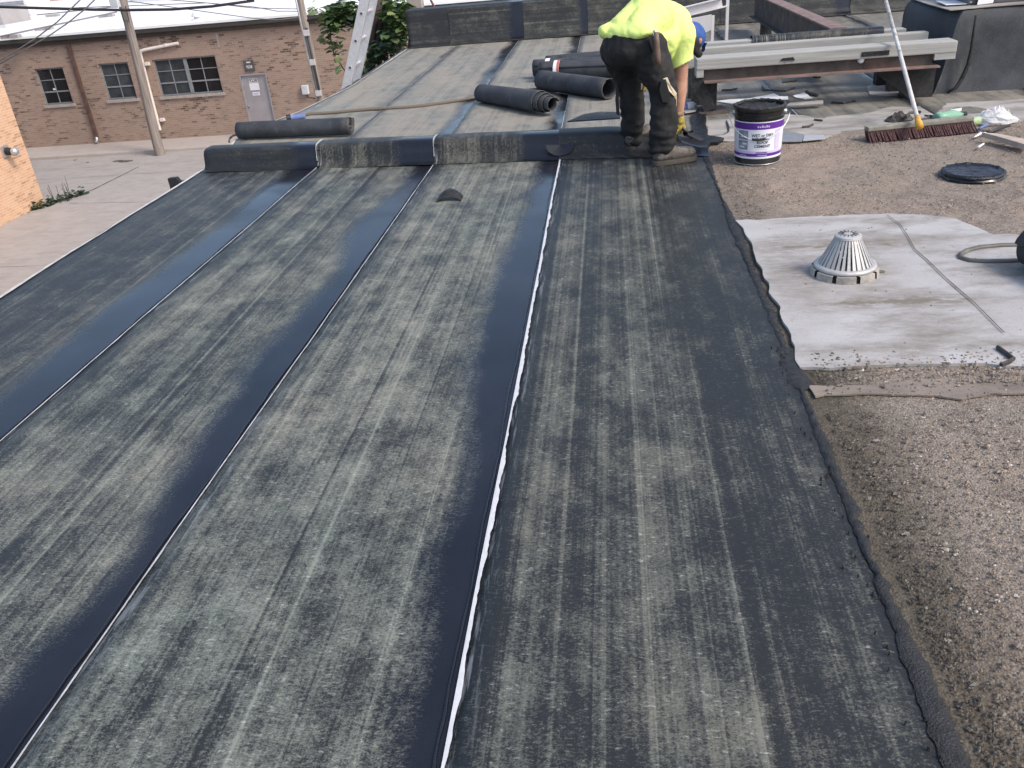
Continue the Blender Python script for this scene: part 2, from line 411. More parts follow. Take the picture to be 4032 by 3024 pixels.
def rope_mat():
    t = NT('rope'); x, y, z = t.sep(t.pos())
    wv = t.n('TexWave', {'Vector': t.vec(x, y, t.ma('MULTIPLY', z, 2.5)), 'Scale': 22.0, 'Distortion': 1.0}, bands_direction='DIAGONAL').outputs[0]
    c = t.mix(wv, (.075, .062, .05), (.27, .235, .19)); t.set(c, .9); t.bump(wv, .8, .006); return t.m
M['rope'] = rope_mat()

# ------------------------------------------------------------------ the setting: alley ground
g = thing('alley_ground', (0, 0, -4.38), None, None, kind='structure')
MB().mm((-120, -60, -4.7), (80, 150, -4.38)).build('concrete_sheet', M['conc'], g)
ZA = -4.38
def crack(pts, wd, mat, name='joint', jit=.02):
    m = MB(); P = []
    for i in range(len(pts) - 1):
        a, b = Vector(pts[i]), Vector(pts[i + 1]); n = max(2, int((b - a).length / .15))
        for k in range(n): P.append(a + (b - a) * k / n)
    P.append(Vector(pts[-1])); b0 = 0
    vs = []; fs = []
    for i, p in enumerate(P):
        t = (P[min(i + 1, len(P) - 1)] - P[max(i - 1, 0)]).normalized(); nn = Vector((-t.y, t.x, 0))
        ww = wd * (.55 + .9 * abs(nz(p.x * 3.1, p.y * 3.1, 5))); off = nn * nz(p.x * 1.7, p.y * 1.7, 9) * jit
        vs += [p + off - nn * ww / 2 + Vector((0, 0, .005)), p + off + nn * ww / 2 + Vector((0, 0, .005))]
        if i: fs.append((2 * i - 2, 2 * i, 2 * i + 1, 2 * i - 1))
    return m.add(vs, fs)
M['joint'] = plain('joint_dirt', (.09, .085, .07), .9, var=.4, scale=6)
M['joint_pale'] = plain('joint_pale', (.24, .22, .21), .9, var=.2, scale=6)
crack([(-16.0, 22.0, ZA), (-15.3, 23.6, ZA), (-15.2, 26.2, ZA)], .07, M['joint']).build('joint', M['joint'], g)
crack([az('f', 1500, 1385, ZA), az('d', 420, 435, ZA)], .035, M['joint']).build('joint', M['joint_pale'], g)
crack([az('d', 0, 577, ZA), az('d', 330, 565, ZA)], .035, M['joint_pale']).build('joint', M['joint_pale'], g)
crack([(-22, 25.2, ZA), (-3, 25.3, ZA)], .03, M['joint_pale']).build('joint', M['joint_pale'], g)
crack([(-22, 26.55, ZA), (-6, 26.6, ZA)], .02, M['joint_pale']).build('joint', M['joint_pale'], g)
for (cxx, cyy, rr) in ((1030, 1403, .13), (1095, 1405, .16), (655, 1395, .05), (765, 1415, .04)):
    p = az(1, cxx, cyy, ZA)
    poly = jag([(p.x + rr * 1.6 * math.cos(a), p.y + rr * math.sin(a)) for a in [k * math.pi / 4 for k in range(8)]], .03, .05, cxx)
    MB().prism(poly, ZA - .01, ZA + .008).build('dirt_patch', M['joint'], g)
ap = thing('pavement', (-14, 29, ZA), None, None, kind='structure')
MB().mm((-40, 28.18, ZA - .2), (12, 30.0, ZA + .10)).build('apron_slab', M['conc2'], ap, bevel=.02)

# ------------------------------------------------------------------ the roof being worked on
roof = thing('roof', (0, 0, 0), None, None, kind='structure')
MB().mm((-3.06, -4, -.5), (9, 13.6, -.03)).build('roof_deck', M['deck'], roof)
MB().mm((-2.98, -3.9, ZA), (8.9, 13.5, -.5)).build('building_wall', brick_mat('side_brick', (.31, .205, .150), (.245, .150, .108), (.35, .275, .22), 'y'), roof)
def zroof(x, y): return nz(x * 1.1, y * .8, 2.2) * .006 + nz(x * 4, y * 3, 7) * .0022
def curbY(x): return 6.0 - .095 * (x + .366)
def strip(name, x0, x1, y0, y1, mat, lap=.005, xl=None, under=.02, zoff=0.0, kw=None):
    W = x1 - x0; ny = max(4, int((y1 - y0) / .07)); nx = 12
    m = MB()
    def fn(u, v):
        y = y0 + (y1 - y0) * v; a = xl(y) if xl else x0 + .004 * nz(y * .9, x0, 3)
        x = a + (x1 + under - a) * u
        return (x, y, zroof(x, y) + lap * (1 - u) + zoff)
    m.grid(fn, nx, ny)
    b = len(m.v); n1 = nx + 1                      # lip down the left side
    for j in range(ny + 1): m.v.append(m.v[j * n1] + Vector((0, 0, -.012)))
    for j in range(ny): m.f.append((j * n1, (j + 1) * n1, b + j + 1, b + j))
    me_loc = Vector((x0, 0, 0))
    o = m.build(name, mat, None, smooth=True, loc=me_loc)
    o.parent = roof; ORG[o.name] = me_loc
    return o
YN0 = -1.0
near = [(-3.13, -2.17, 'mem_left'), (-2.17, -1.27, 'mem'), (-1.27, -.366, 'mem'), (-.366, .612, 'mem_right')]
for a, b, mt in near:
    strip('membrane_strip', a, b, YN0, curbY((a + b) / 2) + .12, M[mt], under=.02 if b < .6 else 0.0)
def edgeX(y):
    P = ((6.2, -3.10), (7.0, -3.22), (7.33, -3.29), (7.95, -3.24), (8.5, -3.09), (9.9, -2.93), (13.3, -2.95))
    for (a, xa), (b, xb) in zip(P, P[1:]):
        if y <= b:
            t = max(0, (y - a) / (b - a)); return xa + (xb - xa) * t
    return P[-1][1]
fx = [-3.0, -2.19, -1.30, -.40, .50, 1.41, 2.31, 3.22, 4.12, 5.02]
for i in range(len(fx) - 1):
    if i < 4:
        strip('membrane_strip', fx[i], fx[i + 1], curbY(fx[i]) + .15, 13.2, M['mem_far'], xl=edgeX if i == 0 else None)
    else:
        strip('membrane_strip', fx[i], fx[i + 1], 6.55, 13.2, M['mem_far_dark'])
# lap edges: pale line of each lap, with the bleed-out bead beside it
def lap_line(xs, y0, y1, wd, mat, gap=.0, seed=0, name='lap_edge'):
    m = MB(); prev = None; y = y0
    while y < y1:
        k = nz(y * 2.3, seed, 1) * .5 + .5; k2 = nz(y * 9, seed, 4) + .4 * nz(y * 41, seed, 6)
        ww = wd * (.3 + .9 * k + .55 * k2)
        on = (nz(y * .9, seed * 3.1, 8) * .5 + .5 + .2 * k2) > gap
        xx = xs + .004 * nz(y * .9, xs, 3)
        z = zroof(xx, y) + .0075
        cur = (len(m.v), ) if on else None
        if on:
            m.v += [Vector((xx - .002, y, z - .006)), Vector((xx - .001, y, z)), Vector((xx + max(ww, .0015), y, z + .0005))]
            if prev is not None:
                a = prev; b = len(m.v) - 3
                m.f += [(a, b, b + 1, a + 1), (a + 1, b + 1, b + 2, a + 2)]
            prev = len(m.v) - 3
        else: prev = None
        y += .012
    o = m.build(name, mat, None, loc=(0, 0, 0)); o.parent = roof; return o
lap_line(-2.17, 1.0, 6.12, .006, M['talc'], .2, 1)
lap_line(-1.27, .6, 6.05, .005, M['talc'], .3, 2)
lap_line(-.366, .6, 5.98, .014, M['talc'], .27, 5)
lap_line(-.366, .6, 5.98, .005, M['talc'], .12, 15)
lap_line(-1.27, .6, 4.5, .004, M['talc_grey'], .0, 12)
for k, xs in enumerate(fx[1:-1]):
    lap_line(xs, 6.7 if k > 2 else 6.45, 13.05, .005, M['talc_grey'], .5, 20 + k)
def bead(xs, y0, y1, seed, r=.0035):
    m = MB(); P = []; y = y0
    while y < y1:
        P.append(Vector((xs - .016 + .011 * nz(y * 2.1, seed, 0) + .004 * nz(y * 11, seed, 3), y, zroof(xs, y) + .0035))); y += .035
    m.tube(P, [r * (.55 + .8 * abs(nz(p.y * 7, seed, 6))) for p in P], 6)
    m.build('asphalt_bead', M['bleed'], roof, smooth=True)
bead(-2.17, 1.2, 6.1, 1); bead(-1.27, .7, 6.0, 2, .0045); bead(-.366, .7, 5.9, 3, .005)
# edge metal along the alley side
m = MB(); P = []
y = YN0
while y < 13.25:
    P.append((edgeX(y) if y > 6.25 else -3.13 + .006 * nz(y * 2, 3, 3), y)); y += .12
for i, (x, y) in enumerate(P):
    j = .006 * nz(y * 6, 1, 4)
    m.v += [Vector((x + .02 + j, y, .0085 + zroof(x, y))), Vector((x - .006, y, .006)), Vector((x - .008, y, -.14))]
    if i: m.f += [(3 * i - 3, 3 * i, 3 * i + 1, 3 * i - 2), (3 * i - 2, 3 * i + 1, 3 * i + 2, 3 * i - 1)]
m.build('edge_flashing', M['edge_metal'], roof)
# gravel field with its coated patches
MB().grid(lambda u, v: (.58 + 8.2 * u, -3.8 + 10.75 * v, -.006 + .006 * nz((.58 + 8.2 * u) * 2, (-3.8 + 10.75 * v) * 2, 4)), 80, 100).build('gravel_bed', M['gravel'], roof, smooth=True)
def sheet(name, pts, z, mat, amp=.02, step=.06, seed=1, th=.012, parent=None, **kw):
    return MB().prism(jag(pts, amp, step, seed), z - th, z).build(name, mat, parent, **kw)
px = lambda c, l, z=0.0: [(q.x, q.y) for q in (az(c, x, y, z) for x, y in l)]
patch = px(6, [(278, 893), (600, 880), (1000, 858), (1290, 845), (1560, 855), (1750, 880), (1880, 930), (2000, 985), (2330, 1000)]) + \
    [(3.2, 4.0), (2.9, 2.9)] + px('i', [(2212, 640), (1800, 632), (1430, 632), (1000, 640), (800, 655), (580, 655)]) + [(.648, 2.9), (.648, 4.2)]
sheet('coated_patch', patch, .010, M['coat'], .02, .05, 3, parent=roof)
# second seam in the patch
cr = [az(6, x, y, .011) for x, y in ((1290, 850), (1370, 905), (1430, 990), (1480, 1080), (1560, 1150), (1680, 1270), (1760, 1340), (1880, 1440), (1970, 1530), (2080, 1640))]
crack(cr, .007, M['joint'], jit=.006).build('patch_seam', M['joint'], roof)
felt = px('i', [(640, 775), (860, 778), (1180, 778), (1360, 742), (1640, 725), (1900, 735), (2300, 752), (3600, 770), (4600, 800), (4600, 880), (3600, 850), (2300, 835), (1980, 832), (1760, 880), (1560, 850), (1340, 838), (1000, 838), (760, 845), (700, 860)])
sheet('felt_strip', felt, .004, M['felt'], .012, .03, 6, th=.006, parent=roof)
# bare white band between the gravel and the far membrane
band = px(6, [(85, 215), (230, 205), (560, 170), (880, 195), (1180, 165), (1330, 120), (1450, 130)]) + px(6, [(1600, 105), (1700, 100), (2212, 75), (2600, 60)]) + \
    px(6, [(2600, 190), (2212, 205), (2080, 225), (1700, 215), (1450, 230), (1290, 262), (1000, 290), (880, 330), (720, 350), (480, 360), (90, 350)])
sheet('bare_band', band, .006, M['coat2'], .02, .05, 9, parent=roof)
crack([az('e', x, y, .007) for x, y in ((1230, 1160), (1400, 1130), (1600, 1110), (1710, 1060), (1715, 960), (1665, 810))], .014, M['tar_dull'], jit=.01).build('tar_crack', M['tar_dull'], roof)
# tar smear along the edge of the new sheet
ty = [.2 + i * .012 for i in range(465)]
def tarw(y): return .004 + .030 * max(0, .35 + 1.3 * nz(y * 1.3, 1, 7)) + (.035 if abs(y - 2.75) < .15 else 0)
right = [(.612 + tarw(y) + .014 * nz(y * 9, 2, 2) + .016 * nz(y * 31, 2, 2) + .012 * nz(y * 83, 2, 2), y) for y in ty]
left = [(.604 - .6 * tarw(y) + .010 * nz(y * 11, 6, 2) + .008 * nz(y * 37, 6, 2), y) for y in ty]
m = MB()
for i in range(len(ty)):
    (xa, y), (xb, _) = left[i], right[i]
    for k in range(7):
        u = k / 6; x = xa + (xb - xa) * u
        h = .0022 * abs(nz(x * 40, y * 22, 3)) + .0016 * nz(x * 110, y * 70, 8)
        m.v.append(Vector((x, y, (.0022 + .0042 * math.sin(math.pi * u) + h) if 0 < k < 6 else (.0005 if k == 0 else -.004))))
    if i:
        for k in range(6): m.f.append(((i - 1) * 7 + k, (i - 1) * 7 + k + 1, i * 7 + k + 1, i * 7 + k))
m.build('tar_bead', M['tar_dull'], roof, smooth=True)
m = MB()
for k in range(60):
    y = random.uniform(.8, 3.2); x = random.gauss(.575, .018); r = random.uniform(.0015, .0035)
    m.lathe([(0, .009), (r * .7, .008), (r, .004), (r * 1.1, -.002)], 6, (x, y, .002))
m.build('tar_blobs', M['tar_dull'], roof, kind='stuff')
# loose stones on the gravel (too many to count)
rs = random.Random(3); m = MB()
def stone(x, y, r, z=.0):
    q = Quaternion((rs.random() - .5, rs.random() - .5, rs.random() - .5, rs.random() - .5)).normalized()
    s3 = (r * rs.uniform(.7, 1.3), r * rs.uniform(.6, 1), r * rs.uniform(.45, .8))
    vs = [(1, 0, 0), (-1, 0, 0), (0, 1, 0), (0, -1, 0), (0, 0, 1), (0, 0, -1)]
    qz = Quaternion((0, 0, 1), rs.uniform(0, 6.28))
    m.add([qz @ Vector((v[0] * s3[0], v[1] * s3[1], v[2] * s3[2])) + Vector((rs.uniform(-.2, .2) * r + x, rs.uniform(-.2, .2) * r + y, z + r * .2)) for v in vs],
          [(0, 2, 4), (2, 1, 4), (1, 3, 4), (3, 0, 4), (2, 0, 5), (1, 2, 5), (3, 1, 5), (0, 3, 5)])
def in_patch(x, y):
    return (2.80 < y < 4.36 and x < 1.7 + (y < 3.9) * 1.5) or 2.44 < y < 2.56
n = 0
while n < 15000:
    y = 1.0 + 5.2 * rs.random() ** 1.25; x = .66 + rs.random() ** 1.2 * (.5 + .45 * y)
    if in_patch(x, y): continue
    if x > .8 and nz(x * 2.1, y * 2.1, 6) < rs.uniform(-.6, .35) : continue
    stone(x, y, rs.uniform(.0025, .0062) * (1 if rs.random() < .96 else 1.7)); n += 1
for k in range(900):
    y = rs.uniform(2.58, 2.82) + rs.gauss(0, .015); x = rs.uniform(.68, 2.2); stone(x, y, rs.uniform(.004, .0085), .008)
for k in range(420):
    x, y = rs.uniform(.68, 2.2), rs.gauss(2.52, .05); stone(x, y, rs.uniform(.002, .0055), .004)
for k in range(60):
    x, y = rs.uniform(.75, 1.9), rs.uniform(2.85, 4.3); stone(x, y, rs.uniform(.002, .005), .011)
m.build('loose_gravel', M['stone'], None, label='loose small roof gravel lying beside the dark membrane', cat='gravel', kind='stuff')

# ------------------------------------------------------------------ low curb across the roof
curb = thing('roof_curb', (-1.4, 6.1, 0), 'low rounded membrane covered curb crossing the roof in front of the rolls', 'curb')
prof = [(-.10, .004), (-.04, .012), (-.012, .035), (.0, .075), (.008, .115), (.03, .138), (.07, .146), (.16, .146), (.21, .14), (.24, .09), (.27, .0)]
def curb_piece(x0, x1, mat, dz, seed, capl=False):
    m = MB(); n = max(8, int((x1 - x0) / .05)); k = len(prof)
    for i in range(n + 1):
        x = x0 + (x1 - x0) * i / n
        h = 1.0 if x < .0 else max(.10, 1 - (x / .62) ** 1.5)
        for (dy, z) in prof:
            w_ = .008 * nz(x * 3, z * 9 + dy * 5, seed)
            m.v.append(Vector((x, curbY(x) + dy * (1 if h > .9 else 1.15) + w_, z * h + dz * min(1, z * 30) + .5 * w_ + .003)))
        if i:
            for j in range(k - 1): m.f.append(((i - 1) * k + j, i * k + j, i * k + j + 1, (i - 1) * k + j + 1))
    if capl: m.f.append(tuple(range(k)))
    loc = Vector((x0, 0, 0)); o = m.build('curb_sheet', mat, None, smooth=True, loc=loc); o.location = loc - ORG[curb.name]
    o.parent = curb; ORG[o.name] = loc
    return o
curb_piece(-3.09, -2.14, M['mem_curb_dark'], .0, 1, True)
curb_piece(-2.17, -1.24, M['mem_curb'], .005, 2)
curb_piece(-1.27, -.34, M['mem_curb'], .009, 3)
curb_piece(-.37, .64, M['mem_curb_dark'], .013, 4)
for xs, k in ((-2.17, 1), (-1.27, 2)):
    m = MB(); P = [Vector((xs - .003 + .004 * nz(z * 40, k, 1), curbY(xs) + dy - .004, z + .011)) for dy, z in prof[2:9]]
    m.tube(P, [.003, .002, .0015, .003, .006, .005, .003], 5).build('lap_edge', M['talc_grey'], curb)
m = MB(); c0 = Vector((-.36, curbY(-.36) - .012, .09)); vs = [c0 + Vector((0, .004, 0))]
for k in range(15):
    a = math.pi + math.pi * k / 14; vs.append(c0 + Vector((.10 * math.cos(a), -.012 + .028 * (math.sin(a)), .075 * math.sin(a) + .01)))
m.add(vs, [(0, i, i + 1) for i in range(1, 15)]).build('patch', M['mem_curb_dark'], curb)

# ------------------------------------------------------------------ far parapet
par = thing('parapet_wall', (0, 13.3, 0), 'long low parapet clad in dark membrane sheets at the far end of the roof', 'parapet')
MB().mm((-2.90, 13.22, -.4), (8, 13.6, .46)).build('core', M['deck'], par)
pxs = [-2.93, -2.30, -1.25, -.30, .70, 1.55, 2.25, 3.3, 4.3, 5.3]
for i in range(len(pxs) - 1):
    a, b = pxs[i], pxs[i + 1]; m = MB()
    pr = [(13.05, .012), (13.13, .03), (13.18, .10), (13.185, .45), (13.20, .485), (13.25, .50), (13.62, .50), (13.65, .3)]
    nn = 10
    for q in range(nn + 1):
        x = a + (b + .03 - a) * q / nn
        for (yy, zz) in pr: m.v.append(Vector((x, yy + .008 * nz(x * 2, zz * 4, i) - i % 2 * .006, zz + .006 * nz(x * 3, yy, i) + (i % 2) * .005)))
        if q:
            for j in range(len(pr) - 1): m.f.append(((q - 1) * 8 + j, q * 8 + j, q * 8 + j + 1, (q - 1) * 8 + j + 1))
    if i == 0: m.f.append(tuple(range(8)))
    o = m.build('wall_sheet', M['mem_curb_dark' if i in (0, 5) else 'mem_wall'], None, smooth=True, loc=(a, 0, 0)); o.location = Vector((a, 0, 0)) - ORG[par.name]; o.parent = par
m = MB()
m.tube([(x, 13.04 + .01 * nz(x * 2, 1, 1), .014) for x in [-2.9 + .25 * k for k in range(40)]], .012, 5).build('base_bead', M['tar_dull'], par)

# ------------------------------------------------------------------ lettering
def lettering(txt, size):
    cu = bpy.data.curves.new('t', 'FONT'); cu.body = txt; cu.size = size; cu.align_x = 'CENTER'; cu.align_y = 'CENTER'; cu.resolution_u = 2; cu.offset = size * .022
    o = bpy.data.objects.new('t', cu); C.objects.link(o); dg = bpy.context.evaluated_depsgraph_get()
    me = bpy.data.meshes.new_from_object(o.evaluated_get(dg))
    vs = [v.co.copy() for v in me.vertices]; fs = [tuple(p.vertices) for p in me.polygons]
    bpy.data.objects.remove(o); bpy.data.curves.remove(cu); bpy.data.meshes.remove(me)
    return vs, fs
def flat_text(txt, size, c, mat, parent, name='lettering', sx=1.0):
    vs, fs = lettering(txt, size); c = Vector(c)
    return MB().add([c + Vector((v.x * sx, 0, v.y)) for v in vs], fs).build(name, mat, parent)

# ------------------------------------------------------------------ tan brick building across the alley
WY = 30.0
bb = thing('brick_building', (-14, WY, ZA), 'long single storey tan brick building with white roof and steel windows', 'building')
wins = [(-20.25, -19.17, -2.83, -1.60, 2), (-17.82, -16.72, -2.81, -1.60, 2), (-15.80, -13.50, -2.82, -1.60, 4)]
door = (-12.80, -11.82, ZA + .1, -2.29)
holes = [w_[:4] for w_ in wins] + [door]
xs = sorted({-42.0, 10.0} | {h[0] for h in holes} | {h[1] for h in holes}); zs = sorted({ZA - .1, -.86} | {h[2] for h in holes} | {h[3] for h in holes})
m = MB()
for i in range(len(xs) - 1):
    for j in range(len(zs) - 1):
        mx, mz = (xs[i] + xs[i + 1]) / 2, (zs[j] + zs[j + 1]) / 2
        if any(h[0] < mx < h[1] and h[2] < mz < h[3] for h in holes): continue
        m.add([(xs[i], WY, zs[j]), (xs[i + 1], WY, zs[j]), (xs[i + 1], WY, zs[j + 1]), (xs[i], WY, zs[j + 1])], [(0, 1, 2, 3)])
for (a, b, c, d) in holes:
    m.add([(a, WY, c), (b, WY, c), (b, WY, d), (a, WY, d), (a, WY + .14, c), (b, WY + .14, c), (b, WY + .14, d), (a, WY + .14, d)],
          [(0, 4, 5, 1), (1, 5, 6, 2), (2, 6, 7, 3), (3, 7, 4, 0)])
m.build('wall', M['brick'], bb)
MB().mm((-42, WY + .3, ZA), (10, WY + .5, -.9)).build('inner_wall', M['black'], bb)
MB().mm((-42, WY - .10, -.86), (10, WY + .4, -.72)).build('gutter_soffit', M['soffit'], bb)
MB().mm((-42, WY - .22, -.715), (10, WY + .3, -.58)).build('fascia', M['fascia'], bb, bevel=.012)
MB().mm((-42, WY - .24, -.575), (10, 95, -.50)).build('roof', M['white_roof'], bb)
for wi, (a, b, c, d, cols) in enumerate(wins):
    n = 9 if cols == 2 else 18; bw_ = (b - a + .1) / n                      # soldier course
    for k in range(n):
        x0 = a - .05 + k * bw_
        MB().mm((x0 + .004, WY - .006, d + .012), (x0 + bw_ - .004, WY + .05, d + .205)).build('brick', M['soldier'], bb)
    wn = MB(); fr = .045
    wn.mm((a, WY + .06, c), (a + fr, WY + .12, d)).mm((b - fr, WY + .06, c), (b, WY + .12, d)).mm((a + fr, WY + .06, d - fr), (b - fr, WY + .12, d)).mm((a + fr, WY + .06, c), (b - fr, WY + .12, c + fr))
    wo = wn.build('window', M['steel_frame'], bb)
    mu = MB(); unit = (b - a) / (cols // 2)
    if cols == 4: mu.mm(((a + b) / 2 - .06, WY + .05, c + fr), ((a + b) / 2 + .06, WY + .125, d - fr))
    rows = [c + (d - c) * .345, c + (d - c) * .67]
    for u in range(cols // 2):
        xm = a + unit * (u + .5); mu.mm((xm - .013, WY + .07, c + fr), (xm + .013, WY + .11, d - fr))
    mu.mm((a + fr, WY + .068, rows[0] - .024), (b - fr, WY + .112, rows[0] + .024)).mm((a + fr, WY + .071, rows[1] - .012), (b - fr, WY + .109, rows[1] + .012))
    mu.build('muntin', M['steel_frame'], wo)
    for ci in range(cols):
        for ri in range(3):
            x0 = a + unit / 2 * ci; x1 = x0 + unit / 2
            z0 = [c, rows[0], rows[1]][ri]; z1 = [rows[0], rows[1], d][ri]
            pale = (wi == 2 and ci < 2) or (wi == 1)
            e = random.uniform(-.004, .004)
            MB().add([(x0, WY + .09 + e, z0), (x1, WY + .09 - e, z0), (x1, WY + .09 - e, z1), (x0, WY + .09 + e, z1)], [(0, 1, 2, 3)]).build('pane', M['glass_pale' if pale else 'glass'], wo)
    MB().mm((a - .06, WY - .06, c - .10), (b + .06, WY + .10, c)).build('sill', M['sill'], wo)
p = ay(1, 465, 780, WY); MB().mm((p.x - .06, WY + .075, p.z - .03), (p.x + .06, WY + .085, p.z + .03)).build('sticker', M['paper'], bb)
do = MB().mm((door[0] + .05, WY + .05, door[2]), (door[1] - .05, WY + .10, door[3] - .05)).build('door', M['door'], bb)
MB().mm((door[0], WY - .01, door[2]), (door[0] + .048, WY + .11, door[3])).mm((door[1] - .048, WY - .01, door[2]), (door[1], WY + .11, door[3])).mm((door[0] + .048, WY - .01, door[3] - .048), (door[1] - .048, WY + .11, door[3])).build('frame', M['door'], do)
MB().mm((-12.50, WY + .04, -2.58), (-12.20, WY + .048, -2.45)).build('number_plate', M['sign_white'], do)
flat_text('9238', .15, (-12.35, WY + .036, -2.515), M['ink'], do, sx=.95)
MB().mm((-12.52, WY + .038, -2.84), (-12.18, WY + .046, -2.60)).build('notice', M['paper'], do)
MB().mm((-12.47, WY + .038, -3.02), (-12.21, WY + .046, -2.865)).build('notice', M['paper'], do)
MB().mm((-12.47, WY + .034, -2.89), (-12.21, WY + .0375, -2.865)).build('notice_heading', M['blue_print'], do)
for k in range(2): MB().mm((-12.43, WY + .034, -2.945 - .03 * k), (-12.26, WY + .0375, -2.935 - .03 * k)).build('print_line', M['blue_print'], do)
MB().lathe([(0, .07), (.03, .06), (.035, .03), (.02, 0)], 10, (-12.69, WY + .05, -3.35), axis=(0, -1, 0)).build('knob', M['galv'], do)
sg = MB().mm((-12.53, WY - .03, -2.21), (-12.17, WY - .002, -1.84)).build('house_number_sign', M['sign_dark'], bb)
flat_text('9238', .13, (-12.35, WY - .034, -2.06), M['sign_white'], sg, sx=.85)
MB().mm((-12.42, WY - .035, -1.925), (-12.28, WY - .031, -1.885)).build('print_line', M['sign_white'], sg)
ds = MB().mm((-18.74, WY - .09, ZA + .32), (-18.60, WY - .004, -.86)).build('downspout', M['rust_pipe'], bb, bevel=.012)
MB().tube([(-18.67, WY - .05, ZA + .34), (-18.67, WY - .06, ZA + .24), (-18.68, WY - .16, ZA + .15)], .06, 10).build('spout_shoe', M['galv'], ds, smooth=True)
mp = MB().mm((-10.62, WY - .16, -3.08), (-10.38, WY - .01, -2.77)).build('meter_box', M['grey_box'], bb, bevel=.03)
MB().tube([(-10.5, WY - .07, -3.08), (-10.45, WY - .06, -3.2), (-10.2, WY - .05, -3.24), (-9.95, WY - .05, -3.2)], .018, 6).build('conduit', M['cable'], mp)
wp = MB().tube([(-16.16, WY - .07, -3.95), (-16.15, WY - .07, -2.6), (-16.12, WY - .07, -1.36), (-16.06, WY - .07, -1.27), (-15.95, WY - .07, -1.25), (-14.67, WY - .07, -1.12)], .055, 10).build('white_vent_pipe', M['white_pvc'], bb, smooth=True, auto=50)
for zz in (-1.75, -3.65): MB().mm((-16.05, WY - .12, zz), (-15.9, WY - .002, zz + .1)).build('bracket', M['white_pvc'], wp)
MB().mm((-15.15, WY - .14, -1.20), (-15.10, WY - .002, -1.10)).build('bracket', M['white_pvc'], wp)
for xx in (-16.3 + .9, -13.3): MB().mm((xx, WY - .004, -1.35), (xx + .06, WY - .001, -.9)).build('patched_joint', M['sill'], bb)
# things on its roof
def roof_unit(a, b, label, mat, cat='roof unit'):
    u = thing('roof_unit', ((a[0] + b[0]) / 2, a[1], a[2]), label, cat)
    MB().mm(a, b).build('housing', mat, u, bevel=.03)
    MB().mm((a[0] - .12, a[1] - .12, a[2] - .06), (b[0] + .12, b[1] + .12, a[2] + .12)).build('base_rail', M['grey_box'], u)
    for k in range(5):
        z = a[2] + .3 + k * (b[2] - a[2] - .4) / 5
        MB().mm((a[0] + .15, a[1] - .02, z), (b[0] - .15, a[1] - .004, z + .06)).build('louvre', M['steel_frame'], u)
M['unit_grey'] = plain('unit_grey', (.33, .31, .31), .6, var=.12, scale=1)
M['unit_pale'] = plain('unit_pale', (.62, .60, .60), .6, var=.08, scale=1)
M['pinkish'] = plain('pink_brick_far', (.42, .27, .24), .8, var=.15, scale=.5)
zt = ay(1, 60, 70, 35.4).z
roof_unit((-27.2, 35.4, -.49), (-24.55, 37.3, zt), 'grey rooftop unit at the end of the white roof', M['unit_grey'])
roof_unit((-31.0, 43.5, -.49), (-28.6, 45.5, ay(1, 200, 0, 43.5).z + .1), 'pale rooftop unit behind the grey rooftop unit', M['unit_pale'])
roof_unit((-25.6, 48.0, -.49), (-20.2, 50.0, .9), 'low dark framed rooftop unit behind the wooden pole', M['unit_grey'])
a0 = az(1, 0, 318, -.38); a1 = az(1, 1015, 104, -.38)
rp = thing('roof_pipe', a0, 'thin grey conduit on blocks along the white roof', 'pipe')
MB().tube([a0 + (a0 - a1) * .3, a0, a1], .03, 6).build('pipe', M['wire'], rp)
for (x, y) in ((95, 318), (385, 250), (930, 137)):
    q = az(1, x, y, -.45); MB().mm((q.x - .32, q.y - .12, -.5), (q.x + .32, q.y + .12, -.40)).build('support_block', M['unit_grey'], rp)
b0, b1 = az(1, 320, 130, -.38), az(1, 975, 62, -.38)
rp = thing('roof_pipe', b0, 'second conduit on a single block farther back on the white roof', 'pipe')
MB().tube([b0, b1], .03, 6).build('pipe', M['wire'], rp)
q = az(1, 460, 135, -.45); MB().mm((q.x - .3, q.y - .12, -.5), (q.x + .3, q.y + .12, -.40)).build('support_block', M['unit_grey'], rp)
q = az(1, 1655, 190, -.5); dv = thing('roof_vent', (q.x, q.y + .6, -.5), 'small white domed roof vent near the gutter edge', 'vent')
MB().lathe([(.10, -.02), (.10, .10), (.17, .10), (.16, .17), (.09, .24), (0, .26)], 14, (q.x, q.y + .6, -.49)).build('dome', M['unit_pale'], dv, smooth=True, auto=40)
MB().lathe([(.22, -.02), (.2, .02), (.10, .03)], 14, (q.x, q.y + .6, -.49)).build('flange', M['unit_pale'], dv, smooth=True)
fb = thing('far_building', (-50, 62, ZA), 'distant pinkish brick building beyond the white roof', 'building')
q0, q1 = ay(1, 330, 50, 62), ay(1, 1250, -40, 62)
MB().mm((q0.x, 62, ZA), (q1.x + 6, 70, 1.6)).build('wall', M['pinkish'], fb)
MB().mm((q0.x - .3, 61.7, 1.6), (q1.x + 6.3, 70, 1.9)).build('coping', M['sill'], fb)
# low white roof with dark edge behind the parapet
q0, q1 = ay('g', 395, 60, 34), ay('g', 1000, 25, 34)
sk = thing('skylight_curb', (q0.x, 34, -.5), 'low white framed skylight seen just above the far parapet', 'skylight')
MB().mm((q0.x - .3, 34, -.49), (q1.x + .2, 38, q0.z + .03)).build('dark_base', M['fascia'], sk)
MB().mm((q0.x - .4, 33.9, q0.z + .034), (q1.x + .3, 38.1, q0.z + .16)).build('frame', M['alu'], sk)
MB().mm((q0.x - .2, 34.1, q0.z + .17), (q1.x + .1, 38.0, q0.z + .22)).build('cover', M['white_roof'], sk)

